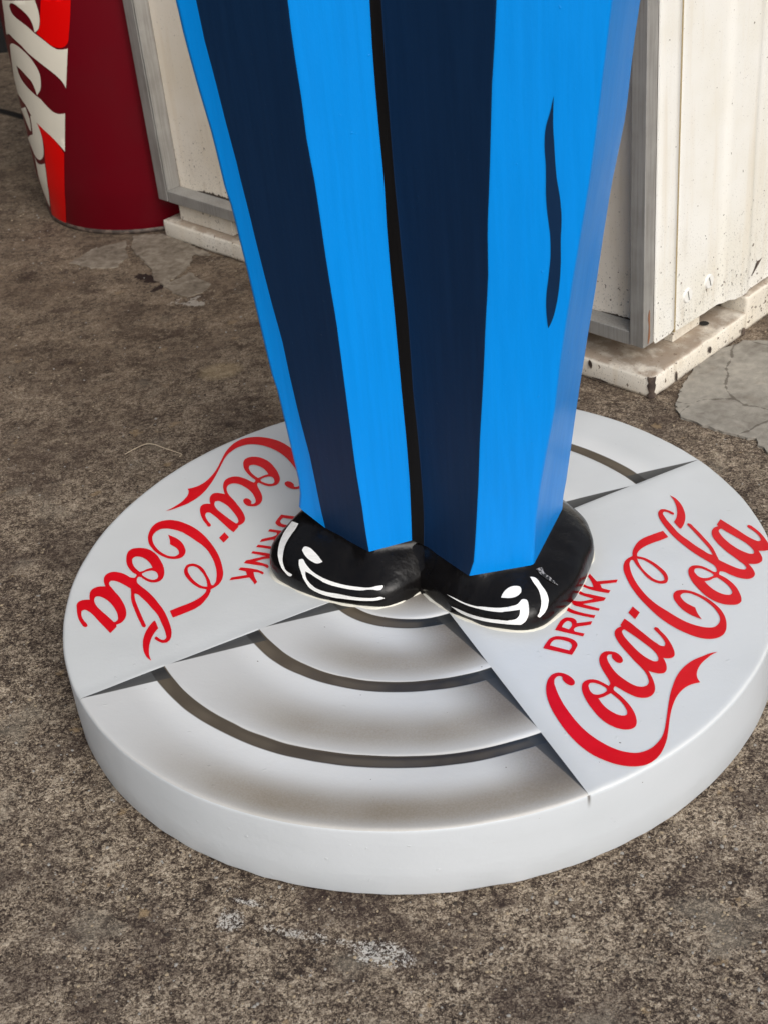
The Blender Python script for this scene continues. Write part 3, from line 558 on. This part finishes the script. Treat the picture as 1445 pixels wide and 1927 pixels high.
for (b, z, w, h) in ((0.302, 0.145, .0035, .016), (0.335, .105, .016, .006)):
    flake("paint_chip", [(-w, -h * .7), (-w * .5, 0), (0, h), (w * .5, 0), (w, -h * .6), (0, -h)], lambda x, y: (-0.0135 if b < .31 else -0.0152, b + x, z + y + (x * .7 if w > h else 0)), M_rust)
flake("rust_streak", [(-.002, .02), (.001, .03), (.003, .0), (.002, -.025), (-.001, -.03), (0, 0)], lambda x, y: (-0.0189, 0.0185 + x, 0.118 + y), Mat("rust_orange", rough=.8, color=(0.24, 0.10, 0.045)))

# ------------------------------------------------------------------ soft drink can
CANC = (-0.4481, 3.2115)
can = empty("giant_can", (CANC[0], CANC[1], 0))
tag(can, "giant dark red drink can with cream script letters, standing left of the cabinet", "can")
def canR(z): return .2555 if z > .1 else .2455 + .01 * max(0, min(1, (z - .005) / .09))
def enamel(name, col, rough=0.32):
    M = Mat(name, rough=rough, color=col, spec=0.18)
    d = M.noise(6, 4, 0.6)
    M.color(M.mix(d.ss(0.4, 0.75) * 0.25, col, tuple(x * 0.6 + 0.01 for x in col)))
    M.bump(M.noise(7, 2), 0.004, 0.25); M.bump(M.noise(200, 2), 0.0004, 0.15)
    return M
M_mar = enamel("maroon_enamel", (0.115, 0.001, 0.006)); M_red = enamel("bright_red_enamel", (0.66, 0.001, 0.001)); M_crm = enamel("cream_enamel_print", (0.70, 0.66, 0.56), 0.4)
def lathe(name, prof, n, mat, parent, smooth=True):
    V = [(r * cos(2 * pi * i / n), r * sin(2 * pi * i / n), z) for r, z in prof for i in range(n)]
    F = [(j * n + i, j * n + (i + 1) % n, (j + 1) * n + (i + 1) % n, (j + 1) * n + i) for j in range(len(prof) - 1) for i in range(n)]
    return fixn(obj(name, V, F, [mat], parent, smooth))
lathe("can_body", [(canR(z), z) for z in (0.008, .03, .06, .08, .095, .105, .2, .4, .6, .8, .9)] + [(.25, .93), (.235, .95), (0.0, .952)], 128, M_mar, can)
lathe("bottom_rim", [(.20, 0.002), (.2475, 0.0), (.2485, 0.004), (.2475, 0.0095), (.244, .0105)], 128, M_rust, can)
def can_print(name, loops, mat, off):
    # loops of (degrees, z, corner); grid in arc length
    k = 0.2555 * pi / 180
    L = [spline([(a * k, z, c) for a, z, c in lp], 5) for lp in loops]
    P, T = fill(L, 0.012)
    V = [((canR(y) + off) * cos(x / 0.2555), (canR(y) + off) * sin(x / 0.2555), y) for x, y in P]
    return fixn(obj(name, V, T, [mat], can, True))
for g in CAN['red']: can_print("red_band", g, M_red, 0.0008)
for g in CAN['cream']: can_print("script_letter", g, M_crm, 0.0014)

# ------------------------------------------------------------------ statue on its round base
FA = rad(-23.2)
BX, BY, BZ = 0.032388, 1.483409, 0.100628
st = empty("painted_statue", (BX, BY, 0), FA)
tag(st, "painted statue of blue striped trousers and black shoes on a round lettered base", "statue")
def to_local(x, y):      # world-aligned offset from the disc centre -> statue frame
    c, s = cos(-FA), sin(-FA); return (c * x - s * y, s * x + c * y)

# --- base paint (airbrushed rings between the two lettered sectors)
A1, A2 = rad(24.5 + 23.2), rad(109 + 23.2)
BANDS = [(0.457, 0.3600), (0.3425, 0.2375), (0.2195, 0.121), (0.103, 0.0)]
GROOVES = [(0.3425, 0.3600), (0.2195, 0.2375), (0.103, 0.121)]
M_base = Mat("airbrushed_grey_paint", rough=0.42, spec=0.45)
x, y, z = M_base.xyz()
wob = M_base.noise(9, 2); wob2 = M_base.noise(40, 3)
r = ((x * x + y * y).pow(0.5)) + (wob - 0.5) * 0.006
dA = y * cos(A1) - x * sin(A1)
dB = y * cos(A2) - x * sin(A2)
ring = ((dA * dB) < 0.0)
front = (y < 0.0)
ang = y._op('ARCTAN2', x)                     # -pi..pi in statue frame
base_c = M_base.mix(M_base.noise(4, 4).ss(0.35, 0.7), (0.60, 0.62, 0.622), (0.66, 0.68, 0.685))
ringc = M_base.mix(front, base_c, (0.60, 0.605, 0.60))
nearB = dB.abs()
mott = M_base.noise(420, 2) * 0.35 + M_base.noise(7, 2) * 0.5 + 0.55
# brown airbrush along the outer half of the front bands, strongest lower right
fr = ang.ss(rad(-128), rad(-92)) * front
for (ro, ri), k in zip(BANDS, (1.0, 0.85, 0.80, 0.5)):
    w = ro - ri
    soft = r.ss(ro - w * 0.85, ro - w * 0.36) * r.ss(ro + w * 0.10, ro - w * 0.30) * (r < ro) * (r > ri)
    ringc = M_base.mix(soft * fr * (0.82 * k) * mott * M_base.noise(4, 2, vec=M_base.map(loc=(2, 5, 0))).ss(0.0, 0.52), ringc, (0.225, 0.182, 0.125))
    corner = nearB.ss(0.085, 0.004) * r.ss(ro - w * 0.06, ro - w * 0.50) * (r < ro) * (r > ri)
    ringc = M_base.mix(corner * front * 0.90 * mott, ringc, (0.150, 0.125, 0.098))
    streak = r.ss(ro - 0.011, ro - 0.003) * (r < ro) * nearB.ss(0.085, 0.015) * front
    ringc = M_base.mix(streak * 0.75, ringc, (0.74, 0.75, 0.75))
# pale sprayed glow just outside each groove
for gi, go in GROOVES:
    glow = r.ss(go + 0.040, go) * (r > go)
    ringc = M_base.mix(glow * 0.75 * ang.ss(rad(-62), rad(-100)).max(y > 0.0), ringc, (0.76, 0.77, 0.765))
# groove paint
gp = M_base.mix(ang.ss(rad(-112), rad(-60)) * front, (0.088, 0.070, 0.050), (0.030, 0.025, 0.021))
gp = M_base.mix(nearB.ss(0.075, 0.03) * front, gp, (0.024, 0.026, 0.028))
for gi, go in GROOVES:
    core = r.ss(gi - 0.0005, gi + 0.0005) * r.ss(go + 0.0010, go - 0.0012)
    ringc = M_base.mix(core, ringc, gp)
    mid = r.ss(gi + 0.002, gi + 0.009) * r.ss(go + 0.0005, go - 0.004)
    ringc = M_base.mix(mid * 0.34 * M_base.noise(16, 2).ss(0.3, 0.65), ringc, (0.20, 0.165, 0.12))
# wedge strokes along the sector lines
e = dA.abs().min(dB.abs())
for (ro, ri) in BANDS:
    w = ((r * -1.0 + (ro - 0.008)) / (ro - ri)) * ((dA.abs() < dB.abs()) * 0.006 + 0.0165)
    wd = (w - e).ss(-0.0008, 0.0010) * (r < ro) * (r > (ri - 0.016))
    ringc = M_base.mix(wd * 0.94, ringc, M_base.mix((e / (w + 0.0001)).ss(0.2, 1.0), (0.022, 0.023, 0.024), (0.052, 0.052, 0.049)))
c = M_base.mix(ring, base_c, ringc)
# the lettered sectors: faint grey overspray next to the lines
c = M_base.mix((e.ss(0.022, 0.0)) * 0.20 * (1.0 - ring), c, (0.34, 0.355, 0.36))
side_m = (z < (BZ - 0.0019))
c = M_base.mix(side_m, c, M_base.mix(M_base.noise(6, 4).ss(0.3, 0.7), (0.55, 0.585, 0.615), (0.58, 0.612, 0.645)))
# specks and drip at the rim
c = M_base.mix(M_base.noise(150, 1).ss(0.815, 0.825), c, (0.14, 0.125, 0.11))
drip = (dB.abs()).ss(0.0032, 0.0) * z.ss(BZ - 0.022, BZ - 0.003) * front
c = M_base.mix(drip * side_m, c, (0.16, 0.15, 0.14))
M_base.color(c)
brush = M_base.noise(1, 4, 0.65, vec=M_base.map((22, 22, 130)))
grain = M_base.noise(170, 3, 0.6)
M_base.bump(brush * side_m, 0.0010, 0.26)
M_base.bump(grain, 0.0006, 0.35)
M_base.bump(M_base.noise(26, 3), 0.0016, 0.35)
lump = M_base.noise(110, 1).ss(0.735, 0.80)
M_base.bump(lump, 0.0008, 0.4)
M_base.rough(M_base.noise(12, 3) * 0.25 + 0.32)

def relief(r, t):
    """thickness of the masked paint layers at radius r, angle t (statue frame)"""
    a = sin(t - A1) * sin(t - A2)
    if a >= 0: return 0.0
    for ro, ri in BANDS:
        if ri <= r < ro: return -0.0006 * (ro - r) / (ro - ri)
    for gi, go in GROOVES:
        if gi <= r < go: return -0.0007
    return 0.0
radii = sorted(set([0.0] + [round(0.45 * i / 60, 5) for i in range(1, 60)] + [v + d for g in GROOVES for v in g for d in (-0.0004, 0.0004)] + [0.4462]))
lines = [A1, A2, A1 + pi, A2 + pi]
angs = [2 * pi * i / 300 for i in range(300)]
angs = [t for t in angs if all(abs((t - l + pi) % (2 * pi) - pi) > 0.006 for l in lines)]
angs += [(l + d) % (2 * pi) for l in lines for d in (-0.0016, 0.0016)]
angs.sort()
NA = len(angs)
def rim(t):
    return 1 + 0.0032 * noise.noise(Vector((cos(t) * 1.6 + 3, sin(t) * 1.6, 0))) + 0.0013 * noise.noise(Vector((cos(t) * 9, sin(t) * 9, 5)))
V, F = [(0, 0, BZ)], []
rows = [(r, None) for r in radii[1:]] + [(0.4480, BZ - 0.0005), (0.4494, BZ - 0.0017), (0.4500, BZ - 0.0036), (0.4503, BZ - 0.0062), (0.4505, BZ - 0.03), (0.4507, BZ - 0.06), (0.4502, 0.007), (0.4488, 0.0035), (0.4440, 0.0022)]
for r, zz in rows:
    for t in angs:
        k = lerp(1.0, rim(t), min(1, max(0, (r - 0.36) / 0.08)))
        nz = noise.noise(Vector((cos(t) * r * 14, sin(t) * r * 14, 1))) * 0.0006
        wv = 0.0015 * noise.noise(Vector((cos(t) * 22, sin(t) * 22, 9))) if zz is not None and zz < 0.005 else 0
        if zz is not None and zz > BZ - 0.005:      # small knocks along the top edge
            k += 0.0016 * min(0.0, noise.noise(Vector((cos(t) * 34, sin(t) * 34, 2))) + 0.25); nz += 0.0010 * min(0.0, noise.noise(Vector((cos(t) * 40, sin(t) * 40, 4))) + 0.2)
        V.append((r * k * cos(t), r * k * sin(t), (BZ + relief(r, t) + nz) if zz is None else zz + (nz if zz > 0.05 else max(-0.001, wv))))
for i in range(NA): F.append((0, 1 + i, 1 + (i + 1) % NA))
for j in range(len(rows) - 1):
    for i in range(NA):
        a = 1 + j * NA
        F.append((a + i, a + NA + i, a + NA + (i + 1) % NA, a + (i + 1) % NA))
base = fixn(obj("base", V, F, [M_base], st, True))
base.modifiers.new("edges", 'EDGE_SPLIT').split_angle = rad(50)

# --- lettering on the two sectors
M_vin = Mat("red_vinyl", rough=0.33, color=(0.62, 0.004, 0.012), spec=0.2)
M_vin.color(M_vin.mix(M_vin.noise(18, 4).ss(0.4, 0.7), (0.62, 0.001, 0.008), (0.70, 0.003, 0.012)))
M_vin.bump(M_vin.noise(170, 3, 0.6), 0.0006, 0.3); M_vin.bump(M_vin.noise(26, 3), 0.0014, 0.35)
def lettering(name, glyphs, flip):
    V, F = [], []
    for g in glyphs:
        L = []
        for lp in g:
            q = spline([(*to_local(*turn(a * 1e-4, b * 1e-4, *flip)), k) for a, b, k in lp], 5)
            L.append(q)
        P, T = fill(L, 0.012)
        n = len(V)
        for u, v in P:
            rr = hypot(u, v)
            V.append((u, v, BZ + 0.0009 + noise.noise(Vector((u * 14, v * 14, 1))) * 0.0006))
        F += [tuple(n + i for i in t) for t in T]
    return fixn(obj(name, V, F, [M_vin], base))
def turn(x, y, a, tx, ty):
    c, s_ = cos(rad(a)), sin(rad(a)); return (c * x - s_ * y + tx, s_ * x + c * y + ty)
lettering("script_logo", LOGO, (0, 0, 0))
lettering("drink_word", DRINK, (0, 0, 0))
lettering("script_logo", LOGO, (184.216, 0.01226, -0.00065))
lettering("drink_word", DRINK, (185.362, 0.01248, -0.02795))

# --- trousers
def cloth_paint(name, c1, c2, rough):
    M = Mat(name, rough=rough, spec=0.15)
    strokes = M.noise(1, 4, 0.65, vec=M.map((120, 120, 5)))
    M.color(M.mix(strokes.ss(0.3, 0.7), c1, c2))
    M.bump(strokes, 0.0008, 0.20)
    M.bump(M.noise(240, 3, 0.6), 0.0005, 0.3)
    M.bump(M.noise(120, 1).ss(0.77, 0.84), 0.0008, 0.5)
    M.rough(M.noise(1, 3, 0.6, vec=M.map((30, 30, 4))) * 0.22 + (rough - 0.11))
    return M
M_blue = cloth_paint("bright_blue_gloss", (0.0005, 0.218, 0.67), (0.001, 0.236, 0.72), 0.34)
M_navy = cloth_paint("navy_gloss", (0.0035, 0.0185, 0.055), (0.0045, 0.022, 0.064), 0.42)
M_shoe = cloth_paint('shoe_black_gloss', (0.0035, 0.0032, 0.0035), (0.006, 0.0052, 0.005), 0.24)
M_shoe.b.inputs['Specular IOR Level'].default_value = 0.28
M_shoe.bump(M_shoe.noise(38, 3), 0.0028, 0.45)
M_blk = cloth_paint("black_gloss", (0.0035, 0.0032, 0.0035), (0.0055, 0.005, 0.005), 0.40)
FC = dict(L0=.010, L1=.013, L2=.05, L3=.02, M=.02, R1=.065, R2=.032, R3=-.097)
HEM = {k: v[0][0] for k, v in COLS.items()}
ZTOP = 1.12
def cs(k, z): return (interp(z, COLS[k]), FC[k])
NZ = 44
order = ['L0', 'L1', 'L2', 'L3', 'M', 'R1', 'R2', 'R3']
V, F, MI = [], [], []
cols_pts = None
for j in range(NZ + 1):
    t = j / NZ
    row = []
    P = {}
    for k in order:
        zz = lerp(HEM[k], ZTOP, t)
        s, f = cs(k, zz); P[k] = Vector((s, -f, zz))
    P['LB'] = Vector((P['L0'].x - 0.004, 0.108, lerp(0.164, ZTOP, t)))
    P['KB'] = Vector((0.5 * (P['L0'].x + P['R3'].x), 0.150, lerp(0.16, ZTOP, t)))
    def near(a, b, d): return P[a] + (P[b] - P[a]).normalized() * d
    def soft(k, l, r_, d):
        a, b = near(k, l, d), near(k, r_, d)
        return [(a, k + 'a'), ((a + b) * 0.25 + P[k] * 0.5, k), (b, k + 'b')]
    row = soft('L0', 'LB', 'L1', .007) + [(P['L1'], 'L1')] + soft('L2', 'L1', 'L3', .003) + [(near('L3', 'L2', .0025), 'L3a'), (P['L3'], 'L3'), (P['M'], 'M'), (near('M', 'R1', .0025), 'Mb')] + soft('R1', 'M', 'R2', .003) + soft('R2', 'R1', 'R3', .0040) + soft('R3', 'R2', 'KB', .012) + [(P['KB'], 'KB')] + soft('LB', 'KB', 'L0', .012)
    names = [n for _, n in row]
    V += [p for p, _ in row]
n = len(names)
matof = {}
cur = 0
for i, nm in enumerate(names):     # material of the span that starts at column i
    if nm == 'L1': cur = 1
    elif nm == 'L2': cur = 0
    elif nm == 'L3': cur = 2
    elif nm == 'M': cur = 1
    elif nm == 'R1': cur = 0
    matof[i] = cur
for j in range(NZ):
    for i in range(n):
        F.append((j * n + i, j * n + (i + 1) % n, (j + 1) * n + (i + 1) % n, (j + 1) * n + i)); MI.append(matof[i])
F.append(tuple(range(NZ * n, NZ * n + n))); MI.append(0)
tro = obj("trousers", V, F, [M_blue, M_navy, M_blk], st, True, MI)
bm = bmesh.new(); bm.from_mesh(tro.data); bmesh.ops.recalc_face_normals(bm, faces=bm.faces); bm.to_mesh(tro.data); bm.free()
tro.modifiers.new('facets', 'WEIGHTED_NORMAL').weight = 90
# painted fold on the right leg
L = [spline([(a * 1e-4, b * 1e-4, k) for a, b, k in MARK], 5)]
P, T = fill(L, 0.02)
def leg_front(s, z):
    s1, s2 = interp(z, COLS['R1']), interp(z, COLS['R2']); u = (s - s1) / (s2 - s1)
    return lerp(FC['R1'], FC['R2'], u)
fixn(obj("painted_fold", [(s, -leg_front(s, z) - 0.0009, z) for s, z in P], T, [M_navy], tro))

# --- shoes
def star(poly, c, n, sm=0):
    """radius of a polygon about c at n angles"""
    out = []
    for i in range(n):
        t = 2 * pi * i / n; dx, dy = cos(t), sin(t); best = 0
        for (x1, y1), (x2, y2) in zip(poly, poly[1:] + poly[:1]):
            x1 -= c[0]; x2 -= c[0]; y1 -= c[1]; y2 -= c[1]
            ex, ey = x2 - x1, y2 - y1; den = dx * ey - dy * ex
            if abs(den) < 1e-12: continue
            u = (x1 * ey - y1 * ex) / den; w = (x1 * dy - y1 * dx) / den
            if u > 0 and -1e-9 <= w <= 1 + 1e-9: best = max(best, u)
        out.append(best)
    for _ in range(sm): out = [(out[i - 1] + 2 * out[i] + out[(i + 1) % n]) / 4 for i in range(n)]
    return out
M_putty = Mat("cream_putty", rough=0.6, color=(0.66, 0.64, 0.56)); M_putty.bump(M_putty.noise(90, 3), 0.002, 0.6)
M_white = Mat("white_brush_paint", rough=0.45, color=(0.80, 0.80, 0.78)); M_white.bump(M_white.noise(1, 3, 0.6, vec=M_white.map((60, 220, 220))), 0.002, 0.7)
NS = 72
M_scuff = Mat("scuffed_white_on_black", rough=0.5)
M_scuff.color(M_scuff.mix(M_scuff.noise(1, 3, 0.6, vec=M_scuff.map((400, 400, 120))).ss(0.46, 0.56), (0.010, 0.010, 0.010), (0.30, 0.295, 0.30)))
SHOES = {}
def shoe(key, out, hem, c):
    o = star([p[:2] for p in spline([(*q, 0) for q in out], 4)], c, NS, 1); h = star(hem, c, NS, 1)
    rings = [(0.1003, 0.985, 0), (0.1045, 1.000, 0), (0.112, 1.006, 0), (0.119, 0.998, 0), (0.1265, 0.965, 0.05), (0.1335, 0.90, 0.22), (0.1405, 0.90, 0.52), (0.1475, 0.94, 0.80), (0.1545, 0.96, 0.97), (0.160, 0.95, 1.0), (0.21, 0.86, 1.0)]
    V, F = [], []
    for zz, k, l in rings:
        for i in range(NS):
            t = 2 * pi * i / NS
            side = max(0.0, abs(cos(t)), -sin(t)) ** 0.8
            l2 = lerp(l, {0.1265: 0.0, 0.1335: 0.05, 0.1405: 0.22, 0.1475: 0.55}.get(zz, l), side)
            k2 = lerp(k, {0.1265: 0.995, 0.1335: 0.975, 0.1405: 0.965, 0.1475: 0.965}.get(zz, k), side)
            rr = lerp(o[i], h[i], l2) * lerp(k2, min(k2, 0.965), l2)
            rr = max(rr, h[i] * 0.93) if l < 1 else rr
            px, py = c[0] + rr * cos(t), c[1] + rr * sin(t)
            d = noise.noise(Vector((px * 30, py * 30, zz * 40))) * 0.0022
            px += noise.noise(Vector((px * 36, py * 36, zz * 50 + 7))) * 0.0022 * (1 - l); py += noise.noise(Vector((px * 36, py * 36, zz * 50 + 19))) * 0.0022 * (1 - l)
            V.append((px * 1.0, -(py), zz + d))
    for j in range(len(rings) - 1):
        for i in range(NS):
            F.append((j * NS + i, j * NS + (i + 1) % NS, (j + 1) * NS + (i + 1) % NS, (j + 1) * NS + i))
    F.append(tuple(range((len(rings) - 1) * NS, len(rings) * NS)))
    so = fixn(obj("shoe", V, F, [M_shoe], st, True))
    SHOES[key] = BVHTree.FromPolygons([Vector(v) for v in V], F)
    md = so.modifiers.new("smooth", 'SUBSURF'); md.levels = md.render_levels = 1
    # putty fillet where it is bedded on the base
    V, F = [], []
    for kr, dz in ((0.96, 0.0024), (0.994, 0.0022), (1.006, 0.0014), (1.0, 0.0)):
        for i in range(NS):
            t = 2 * pi * i / NS
            ext = -0.0015 + 0.007 * noise.noise(Vector((cos(t) * 4, sin(t) * 4, c[0] * 30))) + 0.003 * noise.noise(Vector((cos(t) * 13, sin(t) * 13, c[0] * 9)))
            rr = (o[i] * kr + ext * 0.5) if dz else o[i] * 1.02 + ext
            V.append((c[0] + rr * cos(t), -(c[1] + rr * sin(t)), BZ + dz + (0.0012 * noise.noise(Vector((cos(t) * 9, sin(t) * 9, kr * 7))) if dz else -0.0006)))
    for j in range(3):
        for i in range(NS): F.append((j * NS + i, j * NS + (i + 1) % NS, (j + 1) * NS + (i + 1) % NS, (j + 1) * NS + i))
    fixn(obj("putty_bed", V, F, [M_putty], so, True))
    return so
sr = shoe('R', [(.168, -.145), (.192, -.125), (.207, -.095), (.2135, -.076), (.2155, -.05), (.2155, -.023), (.2145, .002), (.208, .031), (.198, .056), (.188, .079), (.176, .090), (.153, .095), (.129, .095), (.103, .089), (.076, .08), (.052, .067), (.032, .052), (.014, .040), (-.004, .01), (-.01, -.05), (.0, -.11), (.03, -.16), (.08, -.18), (.13, -.175)],
     [(.008, .012), (.0155, .020), (.0937, .064), (.1648, .032), (.172, -.097), (.16, -.115), (.09, -.145), (.0, -.13)], (.092, -.035))
sl = shoe('L', [(-.172, -.04), (-.182, -.018), (-.188, .008), (-.187, .031), (-.182, .046), (-.171, .062), (-.152, .072), (-.135, .078), (-.114, .085), (-.084, .09), (-.052, .092), (-.022, .09), (-.004, .083), (.008, .070), (.018, .052), (.030, .035), (.04, .0), (.04, -.06), (.02, -.12), (-.03, -.165), (-.09, -.18), (-.14, -.16), (-.165, -.10)],
     [(.022, .012), (.0115, .020), (-.0396, .049), (-.1124, .013), (-.160, -.015), (-.166, -.108), (-.10, -.135), (.02, -.14)], (-.065, -.03))

# the shoes run together below the crotch seam
V, F = [], []
low = [(-.034, .020), (-.026, .058), (-.008, .0585), (.006, .0525), (.018, .0455), (.030, .0495), (.044, .0545), (.056, .052), (.062, .020)]
top = [(-.034, .010), (-.026, .034), (-.012, .0265), (.004, .0215), (.0165, .0180), (.028, .0230), (.040, .0300), (.052, .0340), (.062, .010)]
for zz, l in ((0.1003, 0.0), (0.114, 0.03), (0.126, 0.14), (0.136, 0.36), (0.145, 0.66), (0.1515, 0.93), (0.1545, 1.10)):
    for a, b_ in zip(low, top):
        V.append((lerp(a[0], b_[0], l), -lerp(a[1], b_[1], l) + 0.0008 * noise.noise(Vector((a[0] * 60, zz * 60, 0))), zz))
n9 = len(low)
for j in range(6):
    for i in range(n9 - 1): F.append((j * n9 + i, j * n9 + i + 1, (j + 1) * n9 + i + 1, (j + 1) * n9 + i))
br = fixn(obj("instep", V, F, [M_shoe], st, True))
# --- white brush strokes on the shoes, laid on along one direction from the front and above
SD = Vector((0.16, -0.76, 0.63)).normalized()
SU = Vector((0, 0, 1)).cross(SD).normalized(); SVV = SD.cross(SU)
def brush_stroke(so, key, loops, mat=None, name="painted_highlight", off=0.0011):
    L = [spline([(a * 1e-4, b * 1e-4, k) for a, b, k in lp], 4) for lp in loops]
    P, T = fill(L, 0.008)
    V = []
    for u, v in P:
        o = SU * u + SVV * v
        hit, nrm, i, d = SHOES[key].ray_cast(o + SD * 1.0, -SD)
        if hit is None: hit, nrm, i, d = SHOES[key].find_nearest(o + SD * 0.1)
        V.append(hit + (nrm if nrm.dot(SD) > 0 else -nrm) * off)
    fixn(obj(name, V, T, [mat or M_white], so, True))
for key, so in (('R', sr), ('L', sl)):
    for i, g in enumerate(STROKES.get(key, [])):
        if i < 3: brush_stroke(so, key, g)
        else: brush_stroke(so, key, g, M_scuff, 'worn_ridge')

# ------------------------------------------------------------------ a dry stalk on the floor
pts = [(-0.408, 2.018, .003), (-0.387, 2.034, .006), (-0.367, 2.038, .008), (-0.344, 2.02, .006), (-0.322, 2.005, .004), (-0.311, 1.997, .003), (-0.318, 1.992, .003)]
cu = bpy.data.curves.new("dry_stalk", 'CURVE'); cu.dimensions = '3D'; cu.bevel_depth = 0.0006; cu.bevel_resolution = 1
sp = cu.splines.new('NURBS'); sp.points.add(len(pts) - 1); sp.use_endpoint_u = True; sp.order_u = 3
for q, p in zip(sp.points, pts): q.co = (*p, 1)
tmp = bpy.data.objects.new("tmp", cu); COL.objects.link(tmp)
me = bpy.data.meshes.new_from_object(tmp.evaluated_get(bpy.context.evaluated_depsgraph_get()))
bpy.data.objects.remove(tmp)
stalk = link("dry_stalk", me, [Mat("straw", rough=0.7, color=(0.60, 0.50, 0.36))], None, True)
tag(stalk, "thin dry straw stalk lying on the concrete left of the base", "stalk")
